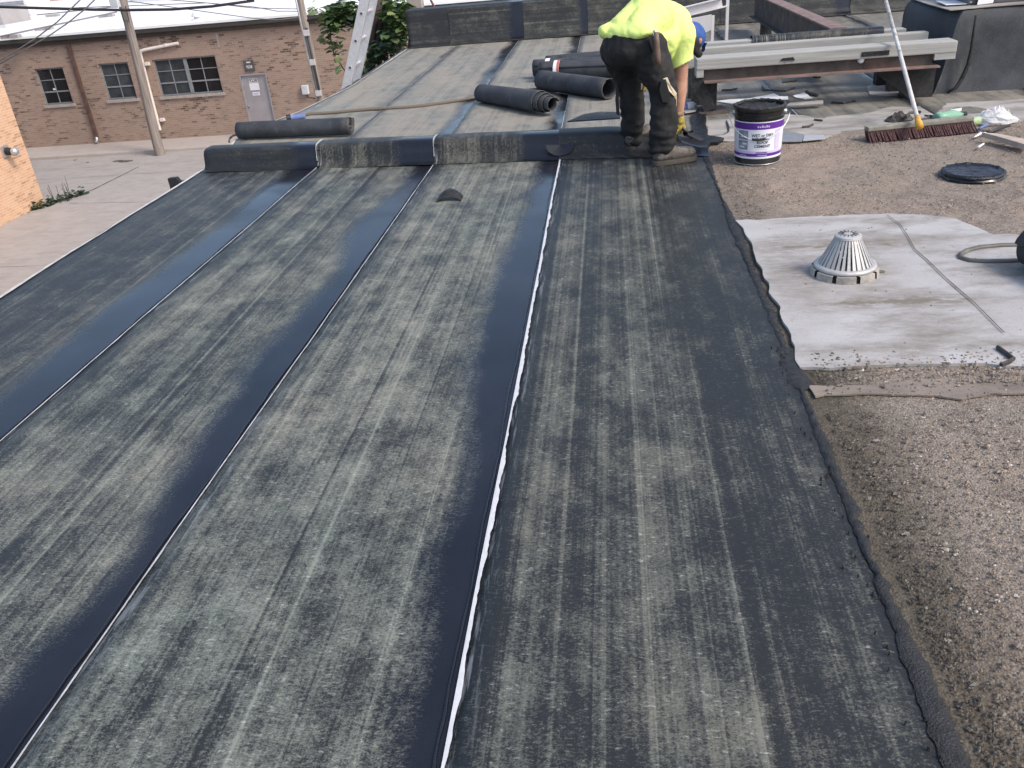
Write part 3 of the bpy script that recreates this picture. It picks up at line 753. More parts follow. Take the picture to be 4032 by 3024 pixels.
# ------------------------------------------------------------------ orange brick building on the left
OX = -16.05
ob = thing('orange_building', (OX, 18, ZA), 'bright orange brick building at the left of the alley', 'building')
MB().mm((OX - 9, 2, ZA - .1), (OX, 22.3, 1.2)).build('wall', M['brick_orange'], ob)
MB().mm((OX - 9.1, 1.9, 1.2), (OX + .06, 22.36, 1.4)).build('coping', M['sill'], ob)
vp = ax(1, 40, 1318, OX)
vt = MB().mm((OX + .002, vp.y - .14, vp.z - .15), (OX + .05, vp.y + .14, vp.z + .15)).build('vent_plate', M['galv'], ob, bevel=.01)
MB().lathe([(.10, .0), (.10, .12), (.085, .13), (.085, .17), (.10, .18)], 18, (OX + .045, vp.y, vp.z), axis=(1, 0, -.1)).build('vent_collar', M['black'], vt, smooth=True, auto=40)
MB().lathe([(.10, .18), (.115, .2), (.11, .27), (.07, .32), (0, .335)], 18, (OX + .045, vp.y, vp.z), axis=(1, 0, -.1)).build('vent_cap', M['galv'], vt, smooth=True)
def leaf_cloud(m, pts, size, rg, droop=.4):
    for p in pts:
        s_ = size * rg.uniform(.6, 1.25); a = rg.uniform(0, 6.28)
        d = Vector((math.cos(a), math.sin(a), rg.uniform(-1, .3) * droop)).normalized(); r = d.cross(Vector((rg.uniform(-.4, .4), rg.uniform(-.4, .4), 1))).normalized(); u = r.cross(d)
        p = Vector(p)
        m.add([p, p + d * s_ * .35 + r * s_ * .42 + u * s_ * .08, p + d * s_ * .8 + r * s_ * .25, p + d * s_ + u * -.1 * s_, p + d * s_ * .8 - r * s_ * .25, p + d * s_ * .35 - r * s_ * .42 + u * s_ * .08, p + d * s_ * .5 - u * .06 * s_],
              [(0, 1, 6), (1, 2, 6), (2, 3, 6), (3, 4, 6), (4, 5, 6), (5, 0, 6)])
rg = random.Random(11)
wd_ = thing('weed_clump', (-15.8, 22.1, ZA), 'green weeds sprouting at the corner of the orange building', 'weeds')
m = MB(); pts = []
for k in range(220):
    t = rg.random(); q = Vector((-16.0, 21.6, ZA)).lerp(Vector((-15.35, 23.2, ZA)), t)
    pts.append(q + Vector((rg.gauss(0, .07), rg.gauss(0, .12), abs(rg.gauss(0, .09)) + .02)))
leaf_cloud(m, pts, .12, rg); m.build('leaves', M['leaf_dark'], wd_)
m = MB()
for k in range(9):
    q = Vector((-15.9 + rg.random() * .5, 22.1 + rg.random() * .9, ZA)); h = rg.uniform(.25, .7)
    m.tube([q, q + Vector((rg.gauss(0, .03), rg.gauss(0, .03), h))], [.012, .004], 4)
m.build('stem', M['stem'], wd_)

# ------------------------------------------------------------------ poles, wires
p1 = thing('utility_pole', (-15.24, 27.8, ZA), 'thick weathered wooden utility pole standing at the pavement edge', 'utility pole')
MB().tube([(-15.24, 27.8, ZA - .1), (-15.23, 27.8, ZA + .8), (-15.16, 27.8, -2), (-15.07, 27.8, .5), (-14.98, 27.8, 4)], [.175, .155, .145, .13, .12], 16).build('shaft', M['pole'], p1, smooth=True, auto=50)
q = ay(1, 1010, 28, 27.65); MB().mm((q.x - .13, 27.5, q.z - .12), (q.x + .13, 27.68, q.z + .7)).build('equipment_box', M['grey_box'], p1, bevel=.02)
MB().tube([(q.x + .1, 27.62, q.z - .12), (q.x + .12, 27.6, q.z - .5), (q.x + .28, 27.63, q.z - .55), (q.x + .3, 27.62, q.z - .1)], .018, 6).build('cable_loop', M['cable'], p1)
b2, t2 = ay(2, 800, 860, 28.5), ay(2, 622, 0, 28.5)
p2 = thing('utility_pole', (b2.x, 28.5, ZA), 'thin dark wooden utility pole with grey conduit and clamps beside the meter box', 'utility pole')
dr = (t2 - b2).normalized()
MB().tube([b2 - dr * 1.4, b2, t2, t2 + dr * 3], [.125, .12, .11, .1], 14).build('shaft', M['pole'], p2, smooth=True, auto=50)
o_ = Vector((-.09, -.11, 0)); MB().tube([b2 + o_, t2 + o_ + dr * 2], .035, 8).build('conduit', M['galv'], p2, smooth=True)
o_ = Vector((.06, -.12, 0)); MB().tube([b2 + o_ + dr * .1, b2 + o_ + dr * 2.2], .04, 8).build('conduit', M['fascia'], p2, smooth=True)
for (x, y) in ((675, 287), (730, 542), (782, 812)):
    q = ay(2, x, y, 28.33); MB().mm((q.x - .09, 28.29, q.z - .09), (q.x + .09, 28.40, q.z + .09)).build('clamp', M['alu'], p2, bevel=.01)
def wire(name, pts, r, mat, label, group=None):
    pts = [Vector(p) for p in pts]; o = MB().tube(pts, r, 6).build(name, mat, None, smooth=True, loc=pts[0], label=label, cat='cable', group=group); return o
q = [ay(1, x, y, 27.45) for x, y in ((0, 60), (400, 72), (800, 83), (1100, 88), (1500, 82), (1850, 55), (2212, 5))] + [ay(2, 170, -10, 27.45)]
wire('overhead_cable', [q[0] + (q[0] - q[1]) * 3 + Vector((0, 0, .35))] + q + [q[-1] + (q[-1] - q[-2]) * 4 + Vector((0, 0, .3))], .045, M['cable'], 'thick black overhead cable strung past the weathered pole')
q = [ay(1, x, y, 25) for x, y in ((0, 525), (160, 430), (330, 320), (500, 190), (655, 40), (760, -60))]
wire('overhead_cable', [q[0] + (q[0] - q[1])] + q, .018, M['wire'], 'grey service wire sloping down to the orange building, left one')
q = [ay(1, x, y, 25.4) for x, y in ((150, 470), (430, 310), (590, 200), (740, 80), (822, 0), (900, -80))]
wire('overhead_cable', [q[0] + (q[0] - q[1]) * .8] + q, .018, M['wire'], 'grey service wire sloping down to the orange building, right one')
for k, (l, e) in enumerate((([(1400, 40), (1800, 25)], (602, 78)), ([(1500, 0), (2212, 60)], (610, 98)), ([(1560, 70), (2212, 160)], (620, 150)))):
    A = [ay(1, x, y, 28.4) for x, y in l]; B = ay(2, e[0], e[1], 28.4)
    mid = A[-1].lerp(B, .5) - Vector((0, 0, .06))
    wire('overhead_cable', [A[0] + (A[0] - A[1]) * 2] + A + [mid, B], .014, M['wire'], ['thin wire reaching the thin dark pole highest', 'thin wire reaching the thin dark pole between two others', 'thin wire reaching the thin dark pole lowest'][k])

# ------------------------------------------------------------------ ladder and vines at the far left edge of the roof
n0, n1 = ay('a', 785, 1280, 10.25), ay('a', 1052, 0, 10.25); f0, f1 = ay('a', 918, 1180, 10.68), ay('a', 1170, 0, 10.68)
n0.y = n1.y = 10.25; f0.y = f1.y = 10.68
dn = (n1 - n0).normalized(); df = dn
L0 = n0 + dn * ((ZA - n0.z) / dn.z); ld = thing('extension_ladder', L0, 'aluminium extension ladder leaning on the roof edge', 'ladder')
def rail(p, q, nm, parent):
    sd_ = dn.cross(Vector((0, 1, 0))).normalized(); m = MB()
    m.bar(p, q, .028, .095, up=sd_); m.bar(p + sd_ * .046 + Vector((0, .012, 0)), q + sd_ * .046 + Vector((0, .012, 0)), .05, .012, up=sd_); m.bar(p - sd_ * .046 + Vector((0, .012, 0)), q - sd_ * .046 + Vector((0, .012, 0)), .05, .012, up=sd_)
    return m.build(nm, M['alu'], parent)
far0 = f0 + dn * ((ZA - f0.z) / dn.z)
rail(L0, n1 + dn * .75, 'rail', ld); rail(far0, f1 + dn * .75, 'rail', ld)
zr = [ay('a', 1015, 195, 10.25), ay('a', 925, 590, 10.25)]; sp_ = .305
t0 = (zr[0] - L0).dot(dn)
for k in range(-16, 4):
    d_ = t0 + k * sp_
    if .2 < d_ < (n1 - L0).length + .6:
        a_ = L0 + dn * d_; b_ = far0 + dn * (d_ + .0)
        rgo = MB().tube([a_ - Vector((0, .02, 0)), b_ + Vector((0, .02, 0))], .019, 10).build('rung', M['alu'], ld, smooth=True, auto=50)
        MB().lathe([(0, .003), (.012, .003), (.014, .002), (.014, -.004)], 10, a_ - Vector((0, .0215, 0)), axis=(0, -1, 0)).build('rung_hole', M['fascia'], rgo)
vn = thing('climbing_vine', ay('a', 1300, 900, 14.6) * 1.0, 'green vine climbing the black cables beside the ladder', 'vine')
m = MB()
def cloud(c, poly, Y0, Y1, n):
    out = []
    while len(out) < n:
        a, b = rg.choice(poly), rg.choice(poly); t = rg.random()
        x = a[0] + (b[0] - a[0]) * t + rg.gauss(0, 35); y = a[1] + (b[1] - a[1]) * t + rg.gauss(0, 35)
        out.append(ay(c, x, y, rg.uniform(Y0, Y1)))
    return out
for mat_, poly, n_ in (('leaf_dark', [(1180, 700), (1100, 950), (1250, 980), (1400, 700), (1580, 600), (1250, 620), (1060, 1040)], 300),
                       ('leaf', [(1400, 200), (1630, 250), (1620, 500), (1400, 480), (1400, 50), (1650, 60), (1500, 640)], 420),
                       ('leaf_pale', [(1450, 200), (1640, 380), (1560, 330), (1450, 330), (1070, 760), (1090, 880)], 90)):
    m = MB(); leaf_cloud(m, cloud('a', poly, 13.9, 15.2, n_), .15, rg); m.build('leaves', M[mat_], vn)
m = MB()
for k in range(4):
    o_ = Vector((.05 * k - .06, .05 * k, 0))
    m.tube([ay('a', 1310 - 12 * k, -60, 14.7) + o_, ay('a', 1240 + 30 * k, 350, 14.7) + o_, ay('a', 1195 + 45 * k, 700, 14.7) + o_, ay('a', 1240 + 50 * k, 1050, 14.7) + o_, ay('a', 1280 + 50 * k, 1500, 14.7) + o_], [.07, .06, .05, .045, .04], 7)
m.build('stem', M['stem'], vn, smooth=True)
v2 = thing('climbing_vine', ay('a', 700, 250, 16.5), 'leafy vine spilling over the gutter with a hanging tendril, left of the ladder', 'vine')
for mat_, poly, n_ in (('leaf', [(560, 120), (780, 60), (960, 180), (700, 280), (520, 260), (880, 80), (600, 420)], 420), ('leaf_dark', [(760, 220), (960, 250), (850, 300), (560, 330)], 120),
                       ('leaf_pale', [(280, 170), (330, 130), (420, 200), (620, 470), (500, 560), (670, 800), (760, 980), (560, 180)], 110)):
    m = MB(); leaf_cloud(m, cloud('a', poly, 16, 17.2, n_), .16, rg); m.build('leaves', M[mat_], v2)
m = MB(); m.tube([ay('a', x, y, 16.6) for x, y in ((1300, 60), (1000, 190), (700, 250), (400, 265), (220, 300))], .025, 5); m.tube([ay('a', x, y, 16.6) for x, y in ((560, 300), (560, 560), (600, 760), (720, 960), (780, 1050))], .012, 5)
m.build('stem', M['stem'], v2)
for (x, y) in ((575, 605), (590, 680), (590, 750)):
    mm_ = MB(); leaf_cloud(mm_, [ay('a', x + rg.gauss(0, 12), y + rg.gauss(0, 8), 16.5) for k in range(3)], .15, rg); mm_.build('leaves', M['stem'], v2)
cp = thing('concrete_post', ay('a', 1800, 140, 15.5) , 'pale concrete post just behind the end of the parapet', 'post')
q = ay('a', 1800, 140, 15.5); MB().mm((q.x - .13, 15.4, ZA), (q.x + .13, 15.6, q.z + .9)).build('shaft', M['sill'], cp, bevel=.015)
MB().tube([(q.x + .15, 15.5, q.z + .9), (q.x + .2, 15.5, q.z + .3), (q.x + .35, 15.5, q.z - .05)], .02, 5).tube([(q.x + .2, 15.5, q.z + .25), (q.x + .3, 15.45, q.z + .2), (q.x + .36, 15.4, q.z + .33)], .012, 5).build('dry_stem', M['red_stem'], cp)

# ------------------------------------------------------------------ steel and timber dunnage on the right
def beam_thing(name, loc, label, cat='beam', group=None): return thing(name, loc, label, cat, group)
fbm = beam_thing('support_frame', (1.6, 7.25, 0), 'front grey timber beam bolted over rusty steel channel on short posts', 'beam')
tb = MB().mm((.665, 7.10, .345), (2.585, 7.30, .428)).build('timber', M['timber'], fbm, bevel=.008)
MB().mm((.668, 7.103, .29), (.722, 7.28, .3445)).build('end_block', M['timber'], fbm); MB().mm((2.432, 7.103, .30), (2.583, 7.28, .3445)).build('end_block', M['timber'], fbm)
st = MB().mm((.725, 7.14, .262), (2.43, 7.155, .3445)).build('steel_web', M['rust'], fbm)
MB().mm((.725, 7.06, .250), (2.47, 7.20, .2615)).build('bottom_flange', M['rust_red'], fbm)
MB().mm((.68, 7.13, .235), (.86, 7.30, .249)).build('bearing_plate', M['rust_red'], fbm)
MB().mm((.735, 7.16, 0), (.835, 7.28, .234)).build('post', M['tar_dull'], fbm, bevel=.006)
MB().slab([(.60, 7.135, .285), (.715, 7.135, .285), (.83, 7.135, .05), (.74, 7.135, .02)], .03).build('brace', M['tar_dull'], fbm)
MB().slab([(.70, 7.05, .012), (.93, 7.12, .012), (.90, 7.36, .012), (.66, 7.36, .012)], .024).build('base_plate', M['rust'], fbm)
MB().slab([(2.02, 7.30, .245), (2.50, 7.30, .245), (2.50, 7.30, .0), (2.33, 7.30, .0)], .14).build('gusset', M['tar_dull'], fbm)
q = ay(4, 1265, 685, 7.095); MB().slab([(q.x - .05, 7.095, .375), (q.x + .06, 7.095, .372), (q.x + .045, 7.095, .395), (q.x - .035, 7.095, .392)], .006).build('tar_stain', M['tar'], fbm)
a_, b_ = ay(5, 215, 625, 7.07), ay(5, 560, 600, 7.07)
MB().bar((a_.x, 7.097, .378), (b_.x, 7.097, .379), .006, .034).build('tar_stain', M['tar'], fbm)
q = ay(5, 205, 700, 7.1); MB().lathe([(0, .03), (.02, .026), (.028, .008), (.02, 0)], 8, (q.x, 7.138, .335), axis=(0, -1, 0)).build('caulk_blob', M['talc'], fbm)
B2 = MB().mm((.62, 7.50, .30), (2.50, 7.60, .452)).build('long_beam', M['timber'], None, loc=(1.5, 7.55, .30), bevel=.008, label='middle grey timber beam between two parallel beams', cat='beam')
b3 = beam_thing('long_beam', (1.5, 7.85, .3), 'rear timber beam partly wrapped in a mossy membrane sheet', 'beam')
MB().mm((.6, 7.80, .30), (2.42, 7.92, .450)).build('timber', M['timber'], b3, bevel=.008)
wl = MB(); pr = [(7.786, .30), (7.786, .44), (7.80, .468), (7.86, .478), (7.93, .464), (7.94, .30)]
wl.grid(lambda u, v: (1.19 + 1.05 * u, pr[int(round(v * 5))][0] + .006 * nz(u * 6, v * 5, 1), pr[int(round(v * 5))][1] + .004 * nz(u * 5, v * 3, 4)), 16, 5).build('membrane_wrap', M['mem_curb'], b3, smooth=True)
for xx, yy in ((.72, 7.55), (.72, 7.86), (2.30, 7.56), (2.28, 7.86)):
    MB().mm((xx - .05, yy - .05, 0), (xx + .05, yy + .05, .31)).build('post', M['tar_dull'], b3)
na, fa = az(4, 1845, 330, .45), az(4, 1092, 0, .45)
dg_ = (fa - na).normalized(); na = na - dg_ * .15; fa = fa + dg_ * 1.2
db = beam_thing('steel_beam', na, 'rust coloured steel beam running diagonally behind the timber beams')
MB().bar(na, fa, .14, .015).build('top_flange', M['rust_red'], db)  # light on the top painted in: lighter red than web and lower flange
MB().bar(na - Vector((0, 0, .14)), fa - Vector((0, 0, .14)), .015, .265).build('web', M['rust'], db)
MB().bar(na - Vector((0, 0, .28)), fa - Vector((0, 0, .28)), .14, .015).build('bottom_flange', M['rust'], db)
for t_ in (.12, .8):
    q = na.lerp(fa, t_); MB().mm((q.x - .06, q.y - .06, 0), (q.x + .06, q.y + .06, q.z - .28)).build('post', M['tar_dull'], db)
# pale sheet metal channels behind the worker
c0, c1 = ay(4, -140, 175, 10.0), ay(4, 450, 30, 10.0)
ch = thing('metal_channel', (c0.x, 10, 0), 'pale sheet metal channel propped up behind the worker', 'metal channel')
MB().bar(c0, c1, .03, .085).build('web', M['unit_pale'], ch); MB().bar(c0 + Vector((0, -.02, .045)), c1 + Vector((0, -.02, .045)), .07, .008).build('flange', M['unit_pale'], ch); MB().bar(c0 + Vector((0, -.025, -.045)), c1 + Vector((.06, -.025, -.035)), .08, .008).build('flange', M['unit_pale'], ch)
MB().slab([ay(4, x, y, 9.9) for x, y in ((40, 235), (320, 180), (315, 370), (150, 445), (20, 520))], .03).build('side_plate', M['unit_pale'], ch)
MB().bar(ay(4, 340, 190, 9.95), (ay(4, 330, 370, 9.95).x, 9.95, .0), .03, .03).build('leg', M['unit_pale'], ch)
MB().bar((c0.x + .1, 9.98, .0), (c0.x + .1, 9.98, c0.z), .05, .03).build('leg', M['unit_pale'], ch)
MB().bar((1.25, 10.02, .0), (1.25, 10.02, c1.z + .02), .05, .03).build('leg', M['unit_pale'], ch)
# membrane clad box on the right
bx = thing('roof_box', (3.2, 7.8, 0), 'tall dark membrane wrapped box beside the beam ends', 'roof box')
foot = [(2.58, 7.36), (2.52, 7.95), (2.60, 8.6), (4.2, 8.6), (4.2, 7.40), (2.80, 7.40)]; topp = [(2.67, 7.37), (2.57, 7.92), (2.62, 8.55), (4.2, 8.55), (4.2, 7.42), (2.84, 7.41)]
m = MB(); rings = []
for k in range(11):
    t_ = k / 10; z_ = .60 * (1 - (1 - t_) ** 1.25) ; fl_ = (1 - t_) ** 6 * .06 - .05 * max(0, (t_ - .7) / .3) ** 2.5
    ring = []
    nP = len(foot)
    for i in range(nP):
        for s_ in range(8):
            u = s_ / 8
            a = Vector(foot[i]).lerp(Vector(topp[i]), t_); b = Vector(foot[(i + 1) % nP]).lerp(Vector(topp[(i + 1) % nP]), t_)
            p = a.lerp(b, u); cc = Vector((3.3, 8.0)); dd = (p - cc).normalized(); w_ = .010 * nz(p.x * 5, p.y * 5, z_ * 5)
            ring.append((p.x + dd.x * (fl_ + w_), p.y + dd.y * (fl_ + w_), z_ + (.012 * nz(p.x * 4, p.y * 4, 2) if k == 10 else 0)))
    rings.append(ring)
nr = len(rings[0])
for ring in rings: m.v += [Vector(p) for p in ring]
for k in range(10):
    for i in range(nr): m.f.append((k * nr + i, k * nr + (i + 1) % nr, (k + 1) * nr + (i + 1) % nr, (k + 1) * nr + i))
m.f.append(tuple(10 * nr + i for i in range(nr)))
m.build('membrane_body', M['mem_new'], bx, smooth=True, auto=50)
m = MB()
sp2 = [ay(5, x, y, 7.30) for x, y in ((1620, 190), (1590, 400), (1560, 620), (1520, 800), (1450, 960), (1370, 1090), (1260, 1150))]
m.tube(sp2, [.01, .012, .014, .016, .016, .014, .01], 6).build('lap_edge', M['tar_dull'], bx, smooth=True)
tpts = [(2.60, 7.40), (2.60, 7.9), (2.63, 8.5), (4.15, 8.5), (4.15, 7.45), (2.86, 7.44)]
MB().prism(tpts, .606, .612).build('top_sheet', M['coat2'], bx)
# carton of rolls on the box
c0 = ay(5, 1490, 110, 7.62)
ct = thing('carton', (c0.x + .5, 7.8, .612), 'dark grey printed carton lying on the membrane wrapped box', 'carton')
MB().mm((c0.x, 7.60, .613), (c0.x + 1.0, 8.2, .80)).build('box', plain('carton_grey', (.075, .08, .085), .6, var=.2, scale=6), ct, bevel=.008)
M['red_print'] = plain('red_print', (.42, .07, .06), .6)
for (x0, x1, z0, z1, mt) in ((.155, .20, .69, .76, 'ink'), (.285, .305, .68, .77, 'red_print'), (.455, .56, .72, .77, 'red_print'), (.43, .6, .64, .70, 'black'), (.015, .03, .632, .638, 'paper')):
    MB().mm((c0.x + x0, 7.594, z0), (c0.x + x1, 7.599, z1)).build('print', M[mt], ct)
MB().slab([(2.64, 7.62, .625), (2.88, 7.60, .622), (2.90, 7.85, .628), (2.66, 7.92, .630)], .004).build('paper_sheet', M['paper'], None, label='white paper sheet lying on the wrapped box by the carton', cat='paper')
MB().slab([(2.85, 7.56, .615), (2.88, 7.58, .79), (2.99, 7.593, .80), (2.97, 7.57, .62)], .004).build('paper_sheet', M['paper'], None, label='white paper wrapper standing against the end of the carton', cat='paper')

# ------------------------------------------------------------------ rolls of membrane
def roll(name, p, q, r0, r1, turns, label, group=None, tele=0.0, mat='mem_new', flap=0.0, squash=1.0, lab=None, start=0.0, parent_parts=True, endr=1.0):
    p, q = Vector(p), Vector(q); d = (q - p); L = d.length; d.normalize(); side = d.cross(Vector((0, 0, 1))).normalized(); up = Vector((0, 0, 1))
    t = thing(name, (p + q) / 2 - Vector((0, 0, r0)), label, 'membrane roll', group)
    nA = int(30 * turns); th = .004
    m = MB(); nL = 14
    for i in range(nA + 1):
        a = start + 2 * math.pi * turns * i / nA; k = i / nA
        rr = r0 + (r1 - r0) * k
        if flap and i < 5: rr += flap * ((5 - i) / 5) ** 2
        for j in range(nL + 1):
            l = j / nL; rj = rr * (1 + (endr - 1) * l)
            s_ = l * L + tele * k * (l > .0) * l
            w_ = .003 * nz(a * .9, l * 3, r0 * 40)
            c_ = p + d * s_ + (side * math.cos(a) * (rj + w_) + up * math.sin(a) * (rj * squash + w_))
            m.v.append(c_)
    n1 = nL + 1
    for i in range(nA):
        for j in range(nL): m.f.append((i * n1 + j, i * n1 + j + 1, (i + 1) * n1 + j + 1, (i + 1) * n1 + j))
    o = m.build('sheet', M[mat], t, smooth=True)
    sm = o.modifiers.new('thickness', 'SOLIDIFY'); sm.thickness = th; sm.offset = 0
    # pale cut rim at each end
    e = MB(); P = [m.v[i * n1 + nL] for i in range(nA + 1)]; e.tube(P, .0032, 5).build('cut_edge', M['under'], t, smooth=True)
    e = MB(); P = [m.v[i * n1] for i in range(nA + 1)]; e.tube(P, .0028, 5).build('cut_edge', M['under'], t, smooth=True)
    return t, p, d, side
g_r = 'loose rolls of roofing membrane'
pl, pr_ = az(2, 100, 1225), az(2, 1060, 1195)
roll('membrane_roll', (pl.x, pl.y + .03, .085), (pr_.x, pr_.y + .06, .085), .078, .030, 3.2, 'dark membrane roll lying behind the curb at the alley edge', start=2.7, flap=.03)
A0, A1 = az(3, 215, 905), az(3, 700, 1005)
roll('membrane_roll', (A0.x, A0.y + .06, .088), (A1.x + .02, A1.y + .07, .10), .085, .045, 3.6, 'loosely wound membrane roll with coils telescoping out of one end', tele=.22, start=-.9, endr=1.14)
B0, B1 = az(3, 740, 800), az(3, 1330, 890)
roll('membrane_roll', (B0.x, B0.y + .08, .098), (B1.x, B1.y + .09, .10), .095, .085, 1.35, 'hollow single wound membrane roll lying at the worker, open end towards his leg', start=-1.2, squash=.95)
M['label_red'] = plain('label_red', (.45, .12, .08), .5)
def packed(p, q, r, label, bands, tape=()):
    t, p, d, side = roll('packed_roll', p, q, r, r * .55, 4, label, start=.4)
    for (x, w_, red) in bands:
        a = MB().lathe([(r + .0065, -w_ / 2), (r + .0065, w_ / 2)], 36, p + d * x, axis=d).build('wrapper', M['paper'], t, smooth=True)
        if red: MB().lathe([(r + .008, .006), (r + .008, .030)], 36, p + d * x, axis=d).build('stripe', M['label_red'], a, smooth=True)
        if red:
            mm_ = MB()
            for k in range(5):
                an = 2.3 + .16 * k; pt = p + d * (x - .018) + (side * math.cos(an) + Vector((0, 0, 1)) * math.sin(an)) * (r + .0085)
                mm_.bar(pt - d * .016, pt + d * .014, .004, .012)
            mm_.build('print', M['ink'], a, kind='stuff')
C0 = az(3, 690, 690)
packed((C0.x + .06, 9.24 + .1, .10), (C0.x + 1.0, 9.06 + .1, .10), .095, 'front packed roll with white and red label band behind the worker', [(.19, .062, True)])
packed((C0.x - .02, 9.46 + .1, .10), (C0.x + .96, 9.28 + .1, .10), .09, 'rear packed roll with white band lying behind the labelled front roll', [(.16, .05, False)])
packed((C0.x + .1, 9.62 + .13, .11), (C0.x + 1.0, 9.50 + .13, .14), .085, 'farthest packed roll with red and white band by the worker', [(.66, .06, True)])
R0 = Vector((1.745, 3.60, .10)); roll('membrane_roll', R0, R0 + Vector((.26, -1.0, 0)), .098, .05, 3, 'ribbed dark roll lying beside the hose on the white patch', start=.2)

# ------------------------------------------------------------------ rope, hose, small litter
rp_ = [az(2, x, y, .016) for x, y in ((600, 1015), (700, 992), (850, 985), (1000, 972), (1100, 962), (1250, 950), (1450, 940), (1600, 930), (1750, 912), (1900, 890), (2020, 872), (2160, 845), (2240, 835))]
rp2 = [az(3, x, y, .016) for x, y in ((160, 845), (400, 800), (560, 790), (690, 780), (800, 775))]
MB().tube(rp_ + rp2[1:], .016, 8).build('rope', M['rope'], None, smooth=True, loc=rp_[0], label='twisted brown rope lying across the far roof', cat='rope')
q = az(2, 490, 1035, .03); ctb = thing('caulk_tube', q, 'blue tube with black end lying at the rope end', 'tube')
MB().lathe([(0, 0), (.028, 0), (.028, .16), (.01, .17)], 14, q + Vector((.02, .02, 0)), axis=(1, .45, 0)).build('body', M['blue_print'], ctb, smooth=True, auto=40)
MB().lathe([(0, -.012), (.034, -.01), (.034, .03), (.029, .03)], 14, q + Vector((.02, .02, 0)), axis=(1, .45, 0)).build('cap', M['black'], ctb, smooth=True, auto=40)
q = [az(2, x, y, .02) for x, y in ((5, 1235), (10, 1205), (40, 1180), (100, 1172), (130, 1180))]
MB().tube(q, .009, 6).build('cord', M['rust'], None, smooth=True, loc=q[0], label='short brown cord poking out at the alley end of the roll', cat='cord')
hz = [az(6, x, y, .013) for x, y in ((2500, 1030), (2212, 1046), (2060, 1050), (1920, 1062), (1830, 1085), (1785, 1112), (1790, 1135), (1850, 1152), (1960, 1158), (2100, 1156), (2212, 1150), (2420, 1120))]
MB().tube(hz, .0125, 8).build('hose', plain('grey_hose', (.10, .10, .092), .55, var=.3, scale=9, dirt=(.2, .19, .17)), None, smooth=True, loc=hz[0], label='looped grey hose lying on the white patch by the ribbed roll', cat='hose')
# ragged flap at the alley edge of the roof
q = [ay(1, x, y, 6.98) for x, y in ((1470, 1550), (1540, 1543), (1572, 1578), (1640, 1560), (1700, 1552), (1800, 1640), (1760, 1720), (1510, 1690))]
MB().slab(q, .05).build('torn_flashing', M['tar_dull'], None, loc=q[0], label='ragged dark torn flashing sticking out below the roof edge', cat='flashing')
# bent scrap on the middle strip
q = az('d', 970, 431, .012); sc_ = MB()
sc_.grid(lambda u, v: (q.x + (-.078 + .156 * u), q.y + .09 * v - .02 + .012 * math.sin(u * 3.14), .008 + .056 * max(0, math.sin(u * 3.1416)) ** .7 * (.35 + .65 * math.sin(v * 2.2))), 16, 8)
o = sc_.build('membrane_scrap', M['mem_curb_dark'], None, smooth=True, loc=q, label='small arched membrane scrap lying on the middle strip', cat='scrap'); o.modifiers.new('t', 'SOLIDIFY').thickness = .005
# flat sheet by the worker's foot
pts = [(p.x, p.y) for p in (az(3, x, y, .15) for x, y in ((960, 1065), (1420, 1035), (1420, 985), (1250, 980), (1110, 1000)))]
MB().prism(jag(pts, .006, .05, 4), .149, .158).build('membrane_offcut', M['mem_new'], None, label='flat dark membrane offcut lying on the curb at his boot', cat='offcut')
# tar smear at the post
pts = px('e', [(1010, 640), (1210, 700), (1215, 860), (1230, 1080), (1260, 1180), (1420, 1200), (1590, 1240), (1480, 1330), (1330, 1340), (1250, 1440), (1130, 1470), (990, 1420), (940, 1260), (930, 1000), (900, 760)])
sheet('tar_smear', pts, .021, M['tar'], .012, .03, 8, th=.02, label='glossy black tar smeared on the roof at the foot of the post', cat='tar')
# white spill and chips on the far sheets
for k, (cc, l, lab_) in enumerate(((4, [(380, 1275), (560, 1250), (800, 1240), (950, 1205), (1100, 1180), (1160, 1215), (1280, 1215), (1270, 1250), (1050, 1262), (800, 1275), (560, 1300)], 'long white paint splash on the dark sheets behind the bucket'),
                                  (4, [(1330, 1205), (1480, 1165), (1530, 1200), (1580, 1240), (1480, 1245), (1380, 1230)], 'short white paint splash at the end of the long splash'),
                                  (5, [(300, 1190), (250, 1100), (330, 1050), (480, 1060), (680, 1130), (640, 1200), (480, 1205)], 'pale dusty patch beside the foot of the gusset'))):
    sheet('paint_splash', px(cc, l), .0115, M['white_spill'] if k < 2 else M['coat'], .012, .02, 30 + k, th=.006, label=lab_, cat='paint splash')
M['scrap_brown'] = plain('dark_scrap', (.05, .045, .04), .7, var=.4, scale=20)  # dark brown of the scraps and felt clods themselves
def scrap(c, l, r, label, z=.012, mat='scrap_brown', cat='scrap'):
    P = [az(c, x, y, z) for x, y in l]; MB().tube(P, r, 5).build('scrap_piece', M[mat], None, loc=P[0], label=label, cat=cat)
scrap(4, [(445, 1120), (560, 1118), (640, 1100)], .008, 'dark bent strip on the sheet between post and splash')
scrap(4, [(950, 1080), (985, 1120), (1240, 1130), (1350, 1090)], .008, 'long bent strip lying just behind the white splash')
scrap(4, [(1205, 1020), (1300, 1010), (1380, 1000)], .009, 'brown splinter farther behind the white splash')
scrap(4, [(1585, 957), (1680, 962)], .008, 'tiny splinter below the middle of the front beam')
scrap(4, [(1500, 1135), (1540, 1165), (1640, 1188)], .013, 'black torn scrap at the edge of the short splash')
scrap(4, [(1810, 1272), (1960, 1280), (2110, 1252)], .008, 'thin curved strip near the broom side of the splash')
scrap(4, [(1450, 1580), (1530, 1575), (1580, 1550)], .010, 'broken brown splinter on the bare band by the bucket')
scrap(4, [(1600, 1490), (1700, 1500)], .009, 'small brown chip on the bare band behind the splinter')
